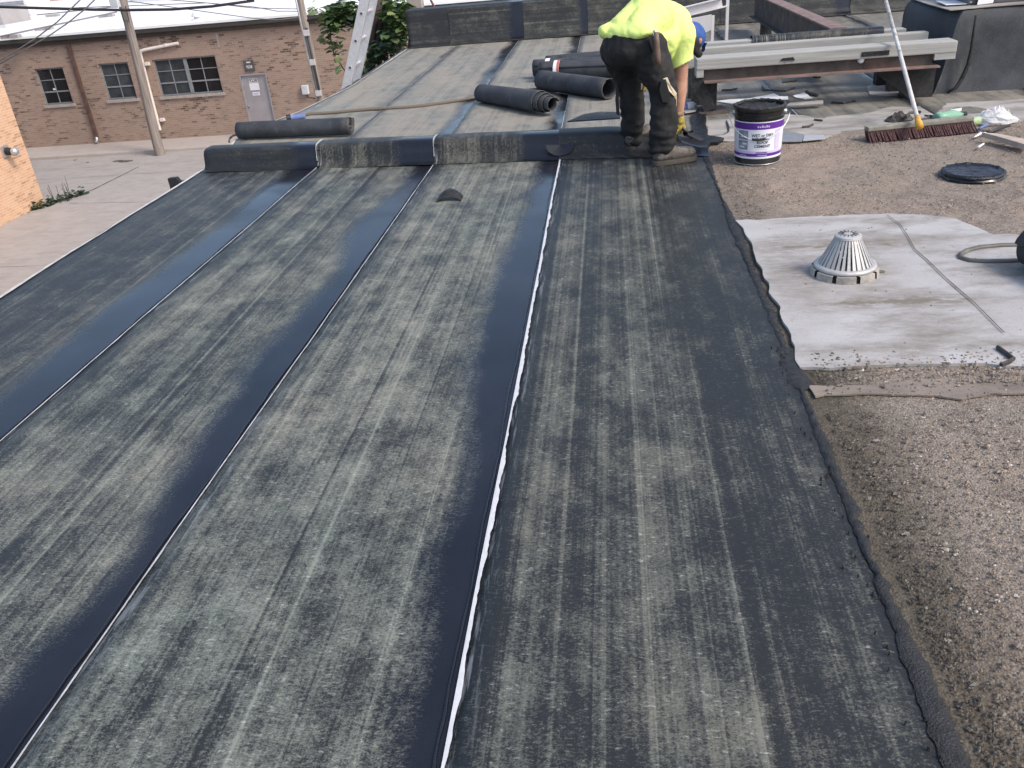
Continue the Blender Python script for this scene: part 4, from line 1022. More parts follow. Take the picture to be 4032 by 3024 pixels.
scrap('i', [(2020, 490), (2095, 545), (2135, 575), (2100, 600), (2045, 618)], .008, 'dark curved metal scrap on the white patch', .018)
q = az(4, 1480, 1320, .03); MB().slab([q + Vector(v) for v in ((-.14, .03, 0), (.14, -.0, .005), (.15, .06, .02), (-.10, .09, .01))], .012).build('slate_chip', M['coat2'], None, loc=q, label='flat pale chip with a dark shadow beside the white splash', cat='chip')
q = [az(6, x, y, .012) for x, y in ((590, 355), (722, 352), (742, 308), (640, 285), (590, 290))]
MB().slab(q, .006).build('metal_plate', M['galv'], None, loc=q[0], label='bent grey metal plate on the ground touching the bucket', cat='metal plate')
q = [az(6, x, y, .014) for x, y in ((730, 348), (880, 335), (870, 310), (742, 312))]
MB().slab(q, .005).build('metal_plate', M['alu'], None, loc=q[0], label='pale small metal plate beyond the bent grey plate', cat='metal plate')
q = [az('c', x, y, .035) for x, y in ((1290, 720), (1700, 830), (2300, 1010), (2300, 880), (1900, 800), (1600, 745))]
wb = MB().slab(q, .03).build('wood_board', plain('raw_board', (.42, .35, .30), .8, var=.2, scale=10), None, loc=q[0], label='broken pale board lying on the gravel beyond the broom', cat='board')
# gloves / pliers heap
q = az('c', 1400, 600, .02)
pl_ = thing('pliers', q, 'blue handled pliers lying past the end of the broom', 'pliers')
MB().tube([az('c', x, y, .022) for x, y in ((1240, 590), (1330, 540), (1400, 510))], .009, 6).build('handle', M['blue_print'], pl_, smooth=True)
MB().tube([az('c', x, y, .022) for x, y in ((1290, 660), (1500, 655), (1700, 580), (1890, 520))], .010, 6).build('handle', M['black'], pl_, smooth=True)
MB().tube([az('c', x, y, .022) for x, y in ((1115, 780), (1250, 700), (1380, 685))], [.003, .012, .008], 6).build('jaw', M['alu'], pl_, smooth=True)
MB().tube([az('c', x, y, .018) for x, y in ((1210, 995), (1330, 920))], .007, 5).build('wood_splinter', M['paper'], None, loc=az('c', 1210, 995), label='small white splinter on the gravel near the pliers', cat='splinter')
# bottles and bag
def glassy(name, col, tr=.8):
    t = NT(name); t.set(col, .15); t.put(t.b.inputs['Transmission Weight'], tr); t.put(t.b.inputs['IOR'], 1.2); return t.m
M['green_plastic'] = glassy('green_plastic', (.34, .62, .46), .45); M['pale_green'] = glassy('pale_green_plastic', (.66, .82, .50), .5); M['clear_film'] = glassy('clear_film', (.85, .86, .88), .45)
def bottle(p, q, r, mat, label):
    p, q = Vector(p), Vector(q); d = q - p; L = d.length
    t = thing('plastic_bottle', p, label, 'bottle')
    MB().lathe([(0, 0), (r * .8, 0), (r, .012), (r * .97, L * .3), (r * 1.02, L * .45), (r, L * .62), (r * .6, L * .82), (r * .36, L * .9), (r * .36, L)], 18, p, axis=d).build('body', mat, t, smooth=True)
    MB().lathe([(0, L + .018), (r * .42, L + .016), (r * .42, L - .012), (r * .3, L - .012)], 12, p, axis=d).build('cap', M['tar_dull'] if mat is M['green_plastic'] else mat, t, smooth=True, auto=40)
    return t
bt = bottle(az('c', 290, 375, .05), az('c', 900, 275, .05), .042, M['green_plastic'], 'green plastic bottle lying behind the broom head')
q = az('c', 740, 225, .07); MB().slab([q + Vector((-.035, 0, 0)), q + Vector((.035, .006, .004)), q + Vector((.035, .012, .024)), q + Vector((-.035, .006, .018))], .002).build('label', M['paper'], bt)
bottle(az('c', 1020, 440, .03), az('c', 1330, 400, .03), .03, M['pale_green'], 'pale yellow green bottle poking out past the broom end')
q = az('c', 1570, 340, .04); m = MB()
m.grid(lambda u, v: (q.x + .13 * math.cos(u * 6.283) * math.sin(v * 1.57) * (1 + .35 * nz(u * 9, v * 5, 2)), q.y + .09 * math.sin(u * 6.283) * math.sin(v * 1.57) * (1 + .35 * nz(u * 8, v * 6, 7)), .008 + .085 * math.cos(v * 1.57) * (1 + .5 * nz(u * 7, v * 7, 4))), 28, 9)
m.build('plastic_bag', M['clear_film'], None, loc=q, label='crumpled clear plastic bag beside the pale bottle', cat='bag')
# debris clods around the broom head
for k, (x, y, rr, lb) in enumerate(((1370, 190, .085, 'brown torn felt clod behind the broom socket'), (1580, 215, .075, 'dark felt clod between the broom socket and the green bottle'))):
    q = az(6, x, y, .03); m = MB()
    m.grid(lambda u, v: (q.x + rr * math.cos(u * 6.283) * math.sin(v * 1.57) * (1 + .6 * nz(u * 5, v * 3, k)), q.y + rr * .7 * math.sin(u * 6.283) * math.sin(v * 1.57) * (1 + .6 * nz(u * 5, v * 4, k + 3)), .004 + .05 * math.cos(v * 1.57) * (1 + .8 * nz(u * 6, v * 6, k))), 16, 6)
    m.build('felt_clod', M['scrap_brown'], None, loc=q, label=lb, cat='debris')
scrap(6, [(1420, 190), (1450, 160), (1490, 152), (1520, 155)], .011, 'dark curled strip looped round the broom handle', .05)
scrap(6, [(1545, 178), (1620, 182), (1700, 212)], .007, 'thin dark wire reaching over the green bottle', .05)
# tarry bucket lid on the gravel
q = az(6, 1865, 580, .0); ld_ = thing('bucket_lid', q, 'round tar covered bucket lid lying on the gravel', 'lid')
lm = MB(); lm.grid(lambda u, v: ((q.x + (.168 * v + .012 * v * nz(math.cos(u * 6.283) * 3, math.sin(u * 6.283) * 3, 1) + .01 * v * nz(math.cos(u * 6.283) * 11, math.sin(u * 6.283) * 11, 1)) * math.cos(u * 6.283)), q.y + (.168 * v + .012 * v * nz(math.cos(u * 6.283) * 3, math.sin(u * 6.283) * 3, 5)) * math.sin(u * 6.283), .022 + .012 * (v > .8) - .03 * (v > .95) + .003 * nz(u * 20, v * 6, 3)), 48, 10)
lm.build('disc', M['bleed'], ld_, smooth=True)
MB().tube([(q.x + .155 * math.cos(a), q.y + .155 * math.sin(a), .022 + .006 * nz(math.cos(a) * 5, math.sin(a) * 5, 2)) for a in [k * .1047 for k in range(61)]], [.011 + .009 * nz(k * .55, 3, 3) for k in range(61)], 6).build('tarred_rim', M['tar'], ld_, smooth=True)
# spray can by the post
p = az('e', 640, 520, .05); q = az('e', 985, 470, .05); sc2 = thing('spray_can', p, 'blue and white spray can lying by the foot of the post', 'spray can')
d = (q - p).normalized(); L = (q - p).length
MB().lathe([(0, 0), (.03, 0), (.033, .006), (.033, L * .45)], 16, p, axis=d).build('can_body', M['blue_print'], sc2, smooth=True, auto=40)
MB().lathe([(.0335, L * .42), (.0335, L * .82)], 16, p, axis=d).build('label', M['paper'], sc2, smooth=True)
MB().lathe([(.033, L * .82), (.028, L * .93), (.015, L * .95), (.015, L * 1.03), (0, L * 1.04)], 16, p, axis=d).build('cap', M['sign_white'], sc2, smooth=True, auto=40)
pt = [az('e', x, y, .03) for x, y in ((670, 610), (690, 580), (990, 560), (1020, 545), (1000, 590), (760, 630))]
MB().slab(pt, .012).build('torn_paper', M['coat2'], None, loc=pt[0], label='dirty paper scrap under the spray can', cat='paper')

# ------------------------------------------------------------------ roof drain strainer
dc = Vector((.985, 3.60, .010)); dr_ = thing('roof_drain', dc, 'cone shaped cast metal drain strainer on the white patch', 'roof drain')
M['cast'] = plain('cast_aluminium', (.46, .455, .45), .5, .35, var=.15, scale=25, bump=.2)
M['cast_dirty'] = plain('cast_ring_dirty', (.34, .32, .29), .65, .1, var=.35, scale=20, bump=.3)
for k in range(9):
    a0 = 2 * math.pi * k / 9 + .06; a1 = 2 * math.pi * (k + 1) / 9 - .06
    MB().lathe([(.118, -.01), (.142, -.01), (.138, .03), (.118, .032)], 6, dc, a0, a1).build('clamp_segment', M['cast_dirty'], dr_, smooth=True, auto=40)
MB().lathe([(.10, -.01), (.132, -.01), (.130, .018), (.10, .018)], 36, dc).build('clamp_ring', M['tar_dull'], dr_)
MB().lathe([(.104, .034), (.128, .034), (.130, .040), (.126, .047), (.110, .050), (.104, .046), (.104, .034)], 40, dc).build('dome_ring', M['cast'], dr_, smooth=True, auto=50)
for k in range(30):
    a = 2 * math.pi * k / 30; ca, sa = math.cos(a), math.sin(a); tv = Vector((-sa, ca, 0)); rv = Vector((ca, sa, 0))
    wb_, wt_ = (.0066, .0034) if k % 6 else (.0095, .0048); P0, P1 = dc + rv * .113 + Vector((0, 0, .044)), dc + rv * .050 + Vector((0, 0, .168))
    MB().add([P0 - tv * wb_, P0 + tv * wb_, P0 + tv * wb_ - rv * .010, P0 - tv * wb_ - rv * .010, P1 - tv * wt_, P1 + tv * wt_, P1 + tv * wt_ - rv * .007, P1 - tv * wt_ - rv * .007],
             [(0, 1, 2, 3), (4, 7, 6, 5), (0, 4, 5, 1), (1, 5, 6, 2), (2, 6, 7, 3), (3, 7, 4, 0)]).build('rib', M['cast'], dr_)
MB().lathe([(.070, .075), (.078, .075), (.074, .090), (.066, .090), (.070, .075)], 30, dc).build('inner_ring', M['fascia'], dr_)
MB().lathe([(.046, .160), (.056, .162), (.054, .172), (.044, .177), (.0, .178)], 30, dc).build('top_cap', M['cast'], dr_, smooth=True, auto=40)
for k in range(14):
    a = 2 * math.pi * k / 14; ca, sa = math.cos(a), math.sin(a)
    MB().bar(dc + Vector((.019 * ca, .019 * sa, .1783)), dc + Vector((.041 * ca, .041 * sa, .1783)), .004, .0022).build('slot', M['fascia'], dr_)
MB().lathe([(0, -.008), (.118, -.008)], 24, dc).build('sump', M['black'], dr_)
MB().bar(dc + Vector((.125, .0, .012)), dc + Vector((.165, -.02, .006)), .012, .012).build('lug', M['cast_dirty'], dr_)

# ------------------------------------------------------------------ bucket of roof cement
bc = Vector((.922, 5.63, .0)); bk = thing('cement_bucket', bc, 'open black bucket of roof cement with purple and white label', 'bucket')
F0 = math.atan2(-bc.y, -bc.x)
def br(z): return .140 + .012 * z / .38
M['bucket'] = plain('bucket_black', (.012, .012, .013), .28, var=.3, scale=10)
M['purple'] = plain('purple_print', (.10, .022, .26), .4, var=.08); M['lilac'] = plain('lilac_print', (.55, .50, .72), .45, var=.05); M['label_white'] = plain('label_white', (.74, .75, .82), .4, var=.04)
M['grey_photo'] = plain('grey_photo', (.26, .28, .32), .5, var=.35, scale=30)
MB().lathe([(0, .006), (br(0) - .006, .006), (br(0) - .001, .0), (br(0) + .002, .004), (br(0), .010), (br(.3), .300), (br(.3) + .005, .303), (br(.3) + .005, .312), (br(.32), .315), (br(.345), .345), (br(.35) + .008, .350), (br(.36) + .009, .365), (br(.38) + .004, .38), (br(.38) - .006, .38), (br(.37) - .01, .34)], 48, bc).build('shell', M['bucket'], bk, smooth=True, auto=35)
MB().tube([bc + Vector(((br(0) + .0005) * math.cos(a), (br(0) + .0005) * math.sin(a), .004)) for a in [k * .1309 for k in range(49)]], .003, 5).build('bottom_rim', M['galv'], bk, smooth=True)
MB().grid(lambda u, v: (bc.x + (.002 + .140 * v) * math.cos(u * 6.2832), bc.y + (.002 + .140 * v) * math.sin(u * 6.2832), .357 + .014 * nz(v * 3 * math.cos(u * 6.2832), v * 3 * math.sin(u * 6.2832), 1) + .012 * nz(v * 9 * math.cos(u * 6.2832), v * 9 * math.sin(u * 6.2832), 6)), 40, 10).build('cement_fill', M['tar_dull'], bk, smooth=True)
rm = MB(); rm.tube([bc + Vector(((br(.38) + .003 * nz(math.cos(a) * 4, math.sin(a) * 4, 2)) * math.cos(a), (br(.38) + .004 * nz(math.cos(a) * 7, math.sin(a) * 7, 2)) * math.sin(a), .372 + .010 * nz(math.cos(a) * 6, math.sin(a) * 6, 8))) for a in [k * .0982 for k in range(65)]], [.011 + .004 * nz(k * .7, 2, 2) for k in range(65)], 7).build('smeared_rim', M['tar_dull'], bk, smooth=True)
for (z0, z1, mt, nm, e) in ((.045, .289, 'label_white', 'label', .0015), (.240, .283, 'purple', 'label_stripe', .0025), (.060, .080, 'purple', 'label_stripe', .0025), (.080, .096, 'lilac', 'label_stripe', .0025)):
    MB().lathe([(br(z0) + e, z0), (br(z1) + e, z1)], 56, bc, F0 - 1.75, F0 + 1.75).build(nm, M[mt], bk, smooth=True)
def on_bucket(vs, fs, s0, z0, mat, name, e=.0035):
    out = []
    for v in vs:
        z = z0 + v.y; r = br(z) + e; a = F0 + (s0 + v.x) / r; out.append(bc + Vector((r * math.cos(a), r * math.sin(a), z)))
    return MB().add(out, fs).build(name, mat, bk)
for txt, z, sz, wx in (('WET or DRY', .201, .026, .94), ('PLASTIC', .178, .024, .98), ('ROOF', .154, .026, 1.0), ('CEMENT', .129, .026, 1.0)):
    vs, fs = lettering(txt, sz); on_bucket([Vector((v.x * wx, v.y, 0)) for v in vs], fs, .028, z, M['ink'], 'lettering')
def on_rect(s0, s1, z0, z1, mat, name, e=.0032):
    n = 6; vs = []; fs = []
    for i in range(n + 1): vs += [Vector((s0 + (s1 - s0) * i / n, z0, 0)), Vector((s0 + (s1 - s0) * i / n, z1, 0))]
    for i in range(n): fs.append((2 * i, 2 * i + 2, 2 * i + 3, 2 * i + 1))
    return on_bucket(vs, fs, 0, 0, mat, name, e)
on_rect(-.135, -.063, .172, .232, M['grey_photo'], 'picture'); on_rect(-.135, -.063, .105, .166, M['grey_photo'], 'picture')
on_rect(-.115, -.075, .188, .196, M['label_white'], 'picture_detail', .0042); on_rect(-.122, -.085, .118, .128, M['label_white'], 'picture_detail', .0042); on_rect(-.100, -.07, .140, .150, M['label_white'], 'picture_detail', .0042)
on_rect(.110, .155, .100, .232, M['lilac'], 'side_panel', .0030)
for k, w_ in enumerate((.010, .007, .014, .006, .013, .009)):
    on_rect(.0 + k * .013 - .006, .0 + k * .013 - .006 + .009, .253, .253 + w_ * .8 + .003, M['lilac'], 'brand_print', .0042)
on_rect(-.01, .06, .084, .090, M['purple'], 'print_line', .0042); on_rect(-.12, -.07, .066, .070, M['lilac'], 'print_line', .0042); on_rect(.0, .06, .066, .070, M['lilac'], 'print_line', .0042); on_rect(-.01, .06, .109, .1105, M['lilac'], 'print_line', .0042)
for s_ in (-1, 1):
    a = F0 + s_ * 1.52; q = bc + Vector((br(.33) * math.cos(a), br(.33) * math.sin(a), .328)); MB().lathe([(.016, -.004), (.014, .012), (0, .016)], 10, q, axis=(math.cos(a), math.sin(a), 0)).build('ear', M['galv'], bk, smooth=True)
hp = []
for k in range(41):
    t_ = -1.52 + 3.04 * k / 40; z = .326 - .150 * max(0, math.cos(t_)) ** .8; r = br(z) + .011 + .020 * abs(math.sin(t_)) ** 6; hp.append(bc + Vector((r * math.cos(F0 + t_), r * math.sin(F0 + t_), z)))
bl = MB().tube(hp, .0026, 6).build('bail', plain('white_wire', (.75, .75, .78), .35, .2, var=.05), bk, smooth=True)
MB().tube([h + Vector((0, 0, 0)) for h in hp[17:25]], .0078, 8).build('grip', M['black'], bl, smooth=True)

bk.scale = (1, 1, .93)

# ------------------------------------------------------------------ push broom
bl0, bl1 = az(6, 1155, 362), az(6, 1838, 292); dvec = (bl1 - bl0).normalized(); nv_ = Vector((-dvec.y, dvec.x, 0)); LB = (bl1 - bl0).length + .03
bm_ = thing('push_broom', bl0 + dvec * LB / 2, 'push broom with maroon bristles, its long handle leaning on the beam', 'broom')
M['bristle'] = plain('maroon_bristle', (.062, .026, .027), .8, var=.4, scale=40); M['block'] = plain('broom_block', (.22, .21, .18), .8, var=.3, scale=20)
K0 = bl0 + nv_ * .09 + Vector((.03, 0, .072)); K1 = K0 + dvec * LB
MB().bar(K0, K1, .065, .028, up=(0, 0, 1)).build('block', M['block'], bm_, bevel=.006)
m = MB(); rb = random.Random(5)
for i in range(72):
    for j in range(3):
        b0_ = K0 + dvec * (LB * (i + .5) / 72) + nv_ * (.022 * (j - 1)) - Vector((0, 0, .012)); tip = Vector((b0_.x, b0_.y, 0)) - nv_ * (.055 + .02 * (2 - j) * .6) + dvec * (rb.gauss(-.006, .006)) + nv_ * rb.gauss(0, .004)
        m.tube([b0_, b0_.lerp(tip, .5) + nv_ * .006, tip], [.004, .005, .0062], 5)
m.build('bristles', M['bristle'], bm_, kind='stuff')
hb = az(6, 1500, 235, .1); hb = K0.lerp(K1, .5) + Vector((-.0, 0, .03)); q = az(6, 1505, 225, .11); hb = q
ht = ay(5, 496, 0, 7.75); hd = (ht - hb).normalized()
MB().tube([hb - hd * .05, hb + hd * .02, hb + hd * .075], [.026, .020, .016], 10).build('socket', plain('yellow_socket', (.62, .33, .05), .5, var=.15), bm_, smooth=True)
MB().tube([hb + hd * .05, hb + hd * .6, hb + hd * 1.1, hb + hd * 1.9], .0145, 10).build('handle', plain('pale_handle', (.52, .51, .49), .6, var=.15, scale=14, dirt=(.16, .14, .12)), bm_, smooth=True)

# ------------------------------------------------------------------ the worker
def blob(name, prims, vox, mat, parent, smooth=6, disp=None, cut=None):
    bm = bmesh.new()
    for pr in prims:
        if pr[0] == 'c':
            _, p, r0, q, r1 = pr; p, q = Vector(p), Vector(q); d = q - p
            rot = Vector((0, 0, 1)).rotation_difference(d.normalized() if d.length > 1e-6 else Vector((0, 0, 1)))
            res = bmesh.ops.create_uvsphere(bm, u_segments=18, v_segments=12, radius=1)
            for v in res['verts']:
                c = v.co.copy(); top = c.z > 1e-5
                v.co = (q if top else p) + rot @ (c * (r1 if top else r0))
        else:
            _, p, rad, rot = pr
            res = bmesh.ops.create_uvsphere(bm, u_segments=20, v_segments=14, radius=1)
            for v in res['verts']: v.co = Vector(p) + rot @ Vector((v.co.x * rad[0], v.co.y * rad[1], v.co.z * rad[2]))
    me = bpy.data.meshes.new(name); bm.to_mesh(me); bm.free()
    o = bpy.data.objects.new(name, me); C.objects.link(o)
    md = o.modifiers.new('r', 'REMESH'); md.mode = 'VOXEL'; md.voxel_size = vox
    ms = o.modifiers.new('s', 'SMOOTH'); ms.iterations = smooth; ms.factor = .5
    dg = bpy.context.evaluated_depsgraph_get(); dg.update()
    me2 = bpy.data.meshes.new_from_object(o.evaluated_get(dg)); o.modifiers.clear(); o.data = me2; bpy.data.meshes.remove(me); me2.name = name
    if disp:
        nn = [v.normal.copy() for v in me2.vertices]
        for v, n_ in zip(me2.vertices, nn): v.co += n_ * disp(v.co)
    if cut:
        bm = bmesh.new(); bm.from_mesh(me2)
        for (co, no) in cut: bmesh.ops.bisect_plane(bm, geom=bm.verts[:] + bm.edges[:] + bm.faces[:], plane_co=co, plane_no=no, clear_outer=True)
        bm.to_mesh(me2); bm.free()
    org = ORG[parent.name]
    for v in me2.vertices: v.co -= org
    me2.materials.clear(); me2.materials.append(mat)
    me2.polygons.foreach_set('use_smooth', [True] * len(me2.polygons)); me2.update()
    o.parent = parent; ORG[o.name] = org
    return o
def basis(xa, za):                                # rotation with local x along xa, local z near za
    x = Vector(xa).normalized(); z = Vector(za); z = (z - x * z.dot(x)).normalized(); y = z.cross(x)
    return Matrix((x, y, z)).transposed()
wk = thing('person', (.24, 5.85, 0), 'person bending down in lime yellow shirt, black trousers and blue cap, working by the post', 'person')
HA = Vector((.76, -.65, 0)).normalized(); FW = Vector((.65, .76, 0)).normalized(); UP = Vector((0, 0, 1))
PEL = Vector((.145, 5.86, .74)); RH = Vector((.238, 5.785, .70)); LH = Vector((.06, 5.94, .70))
RK = Vector((.335, 5.73, .43)); RA = Vector((.315, 5.675, .11)); LK = Vector((.135, 5.98, .42)); LA = Vector((.145, 5.99, .14))
MID = Vector((.255, 5.99, .868)); CH = Vector((.40, 6.15, .79)); NK = Vector((.50, 6.26, .74)); HD = Vector((.552, 6.33, .675))
RS = Vector((.465, 6.06, .735)); RE = Vector((.462, 6.09, .455)); RW = Vector((.455, 6.075, .235))
LS = Vector((.335, 6.27, .76)); LE = Vector((.30, 6.30, .50)); LW = Vector((.235, 6.14, .44))
sk = NT('skin'); sk.set(sk.mix(sk.mr(sk.noi(sk.pos(), 22, 4), .3, .7), (.36, .19, .13), (.48, .27, .19)), .55); sk.put(sk.b.inputs['Subsurface Weight'], .08); M['skin'] = sk.m
ll = lambda a, b, t: Vector(a).lerp(Vector(b), t)
body = blob('body', [
    ('c', RH, .085, RK, .055), ('c', RK, .055, RA, .04), ('c', LH, .085, LK, .055), ('c', LK, .055, LA, .04),
    ('e', PEL, (.15, .10, .11), basis(HA, UP)), ('c', PEL, .10, MID, .105), ('c', MID, .105, CH, .11), ('c', RS, .06, LS, .06), ('c', CH, .09, NK, .055), ('c', NK, .052, HD, .05),
    ('e', HD, (.098, .076, .088), basis(FW * .45 - UP * .75, FW)), ('e', HD + FW * .055 - UP * .055, (.05, .045, .05), basis(FW, UP)),
    ('c', HD + FW * .088 - UP * .010, .010, HD + FW * .105 - UP * .045, .014), ('c', HD + FW * .07 + HA * .028 - UP * .002, .010, HD + FW * .07 - HA * .028 - UP * .002, .010),
    ('c', HD + FW * .082 - UP * .075 + HA * .018, .009, HD + FW * .082 - UP * .075 - HA * .018, .009),
    ('e', HD + HA * .078, (.012, .025, .032), basis(HA, UP)), ('e', HD - HA * .078, (.012, .025, .032), basis(HA, UP)),
    ('c', RS, .062, RE, .052), ('c', RE, .051, ll(RE, RW, .35), .050), ('c', ll(RE, RW, .35), .050, RW, .034),
    ('c', LS, .06, LE, .047), ('c', LE, .046, LW, .031),
    ('c', RW, .03, RW - UP * .05, .034), ('c', LW, .03, LW - FW * .03 - UP * .03, .034)], .009, M['skin'], wk, 4)
for s_ in (-1, 1): MB().lathe([(0, .009), (.006, .006), (.009, 0), (.006, -.006), (0, -.009)], 10, HD + FW * .083 + HA * .030 * s_ - UP * .016).build('eye', M['sign_white'], body, smooth=True)
def cloth(name, col, amp, var=.18, rough=.85, sc=14, dirt=None, sheen=0):
    return plain(name, col, rough, var=var, scale=sc, bump=amp, dirt=dirt)
M['trouser'] = cloth('black_trousers', (.010, .010, .0105), .25, .4, dirt=(.019, .0185, .018), sc=9)
def fold(co):
    low = max(0, min(1, (.34 - co.z) / .2))
    return .008 * nz(co.x * 16, co.y * 16, co.z * 10) + .010 * (.3 - abs(nz(co.x * 9 + co.z * 6, co.y * 9, co.z * 15))) + (.004 + .013 * low) * nz(co.x * 7 + co.z * 5, co.y * 7, co.z * 34) + .003 * nz(co.x * 40, co.y * 40, co.z * 40)
blob('trousers', [
    ('e', PEL - FW * .015, (.185, .150, .120), basis(HA, UP)), ('e', PEL - FW * .05 - UP * .04, (.175, .125, .13), basis(HA, UP)),
    ('c', RH - UP * .01, .128, RK + UP * .02, .090), ('c', LH - UP * .01, .122, LK + UP * .02, .086),
    ('c', RK, .088, ll(RK, RA, .55) + Vector((.012, 0, 0)), .092), ('c', ll(RK, RA, .55) + Vector((.012, 0, 0)), .092, RA + Vector((.0, 0, -.02)), .082),
    ('c', LK, .084, ll(LK, LA, .55), .084), ('c', ll(LK, LA, .55), .084, LA + Vector((0, 0, -.035)), .074),
    ('c', PEL + FW * .03 + UP * .02, .12, MID - UP * .03, .10)], .0085, M['trouser'], wk, 5, fold, cut=[((0, 0, .068), (0, 0, -1))])
M['shirt'] = cloth('lime_shirt', (.72, .88, .26), .15, .06, .8, 10)
def sfold(co):
    return .008 * nz(co.x * 8, co.y * 8, co.z * 8) +   .008 * (abs(nz(co.x * 13 + co.z * 7, co.y * 13, co.z * 5)) - .25) + .002 * nz(co.x * 45, co.y * 45, co.z * 45)
hem = PEL - FW * .055 + UP * .075
blob('shirt', [
    ('e', hem, (.205, .10, .060), basis(HA, UP * .9 - FW * .3)), ('c', hem - HA * .13 - FW * .05, .045, hem - HA * .11 + FW * .1, .07), ('c', hem - HA * .16 - FW * .055 + UP * .012, .022, hem - HA * .10 + FW * .04, .05),
    ('c', PEL + UP * .075 + HA * .06, .10, MID + HA * .05, .135), ('c', PEL + UP * .075 - HA * .06, .10, MID - HA * .06, .135), ('c', MID, .142, CH + UP * .0, .145), ('c', RS + UP * .01, .090, LS + UP * .01, .090),
    ('c', CH, .12, NK - FW * .01, .068),
    ('e', ll(MID, CH, .35) - UP * .095 + HA * .055, (.12, .11, .14), basis(FW, UP)), ('e', ll(MID, CH, .6) - UP * .12 + HA * .045, (.10, .095, .13), basis(FW, UP)), ('c', hem + HA * .10 - UP * .02, .06, ll(MID, CH, .2) - UP * .12 + HA * .09, .07),
    ('c', RS, .098, ll(RS, RE, .30), .082), ('c', LS, .092, ll(LS, LE, .62), .074)],
    .009, M['shirt'], wk, 4, sfold)
slv = blob('sleeve', [('c', RS + UP * .01, .096, ll(RS, RE, .5), .080), ('c', ll(RS, RE, .4), .082, ll(RS, RE, .95), .094)], .0085, M['shirt'], wk, 3, lambda co: .004 * nz(co.x * 14, co.y * 14, co.z * 10), cut=[(ll(RS, RE, .66), ((RE - RS) + Vector((.10, -.05, .05))))])
slv.modifiers.new('t', 'SOLIDIFY').thickness = .004
M['boot'] = plain('boot_leather', (.075, .063, .054), .6, var=.4, scale=26, bump=.4, dirt=(.22, .215, .205)); M['sole'] = plain('boot_sole', (.075, .066, .056), .8, var=.25, scale=20)
def boot(heel, toe, lift, an, name_l):
    heel, toe = Vector(heel), Vector(toe); d = (toe - heel); L = d.length; d.normalize(); s_ = d.cross(UP).normalized(); up = s_.cross(d)
    b = lambda x, y, z: heel + d * x + s_ * y + up * z
    bo = blob('boot', [('c', b(.05, 0, .055), .043, b(.13, 0, .055), .047), ('c', b(.13, 0, .055), .046, b(L - .055, .002, .05), .044), ('e', b(L - .065, 0, .052), (.062, .047, .034), Matrix((d, s_, up)).transposed()), ('c', b(.055, 0, .08), .044, an, .048), ('c', b(.10, 0, .085), .040, b(.15, 0, .075), .038)],
              .007, M['boot'], wk, 4, lambda co: .0025 * nz(co.x * 40, co.y * 40, co.z * 40))
    out = []
    for k in range(28):
        a = 2 * math.pi * k / 28; ex = math.cos(a); ey = math.sin(a); x = L / 2 + L / 2 * (abs(ex) ** .7) * (1 if ex > 0 else -1); wv = .046 + .008 * (x / L) - .006 * math.exp(-((x - L * .45) / .05) ** 2); out.append((x, (abs(ey) ** .75) * (1 if ey > 0 else -1) * wv))
    m = MB(); n = len(out); m.v = [b(x, y, 0) for x, y in out] + [b(x, y * 1.03, .018) for x, y in out] + [b(x, y, .030) for x, y in out]
    for r_ in range(2):
        for i in range(n): m.f.append((r_ * n + i, r_ * n + (i + 1) % n, (r_ + 1) * n + (i + 1) % n, (r_ + 1) * n + i))
    m.f += [tuple(range(n))[::-1], tuple(2 * n + i for i in range(n))]
    m.build('sole', M['sole'], bo, smooth=True, auto=50)
    for k in range(4):
        z = .098 - .010 * k; x = .125 + .022 * k; MB().tube([b(x, -.026, z - .004), b(x + .004, 0, z + .006), b(x, .026, z - .004)], .003, 5).build('lace', M['coat2'], bo)
boot((.255, 5.625, .004), (.545, 5.725, .004), 0, RA + Vector((0, 0, .03)), 'r')
boot((.105, 5.935, .030), (.285, 6.145, .095), 0, LA + Vector((0, 0, .03)), 'l')
M['glove'] = plain('yellow_glove', (.36, .28, .055), .8, var=.3, scale=30, bump=.4, dirt=(.12, .10, .05))
def glove(wr, dirv, nrm, curl):
    dirv = Vector(dirv).normalized(); nrm = Vector(nrm); nrm = (nrm - dirv * nrm.dot(dirv)).normalized(); sd_ = dirv.cross(nrm)
    h = lambda x, y, z: wr + dirv * x + sd_ * y + nrm * z
    pr = [('c', h(-.012, 0, 0), .038, h(.03, 0, 0), .036), ('e', h(.055, 0, 0), (.048, .042, .020), Matrix((dirv, sd_, nrm)).transposed())]
    for i, (y, ln) in enumerate(((-.033, .062), (-.011, .072), (.011, .068), (.033, .054))):
        a = h(.088, y, 0); b_ = h(.088 + ln * .42 * math.cos(curl), y * 1.05, ln * .42 * math.sin(curl)); c_ = b_ + (dirv * math.cos(curl * 2.1) + nrm * math.sin(curl * 2.1)) * ln * .34; d_ = c_ + (dirv * math.cos(curl * 3.1) + nrm * math.sin(curl * 3.1)) * ln * .26
        pr += [('c', a, .0115, b_, .011), ('c', b_, .011, c_, .0105), ('c', c_, .0105, d_, .0095)]
    t0 = h(.03, -.038, .006); t1 = h(.062, -.056, .026); t2 = h(.088, -.046, .044); pr += [('c', t0, .015, t1, .0125), ('c', t1, .0125, t2, .011)]
    g_ = blob('glove', pr, .0038, M['glove'], wk, 3, lambda co: .0012 * nz(co.x * 90, co.y * 90, co.z * 90))
    MB().lathe([(.037, -.008), (.041, .0), (.040, .012), (.036, .014)], 18, h(-.014, 0, 0), axis=dirv).build('cuff', M['rust_red'], g_, smooth=True)
glove(RW - UP * .018, (.16, -.02, -1), (-.5, .8, -.1), .55)
glove(LW + UP * .0, (-.55, -.55, -.62), (0, .2, -1), .35)
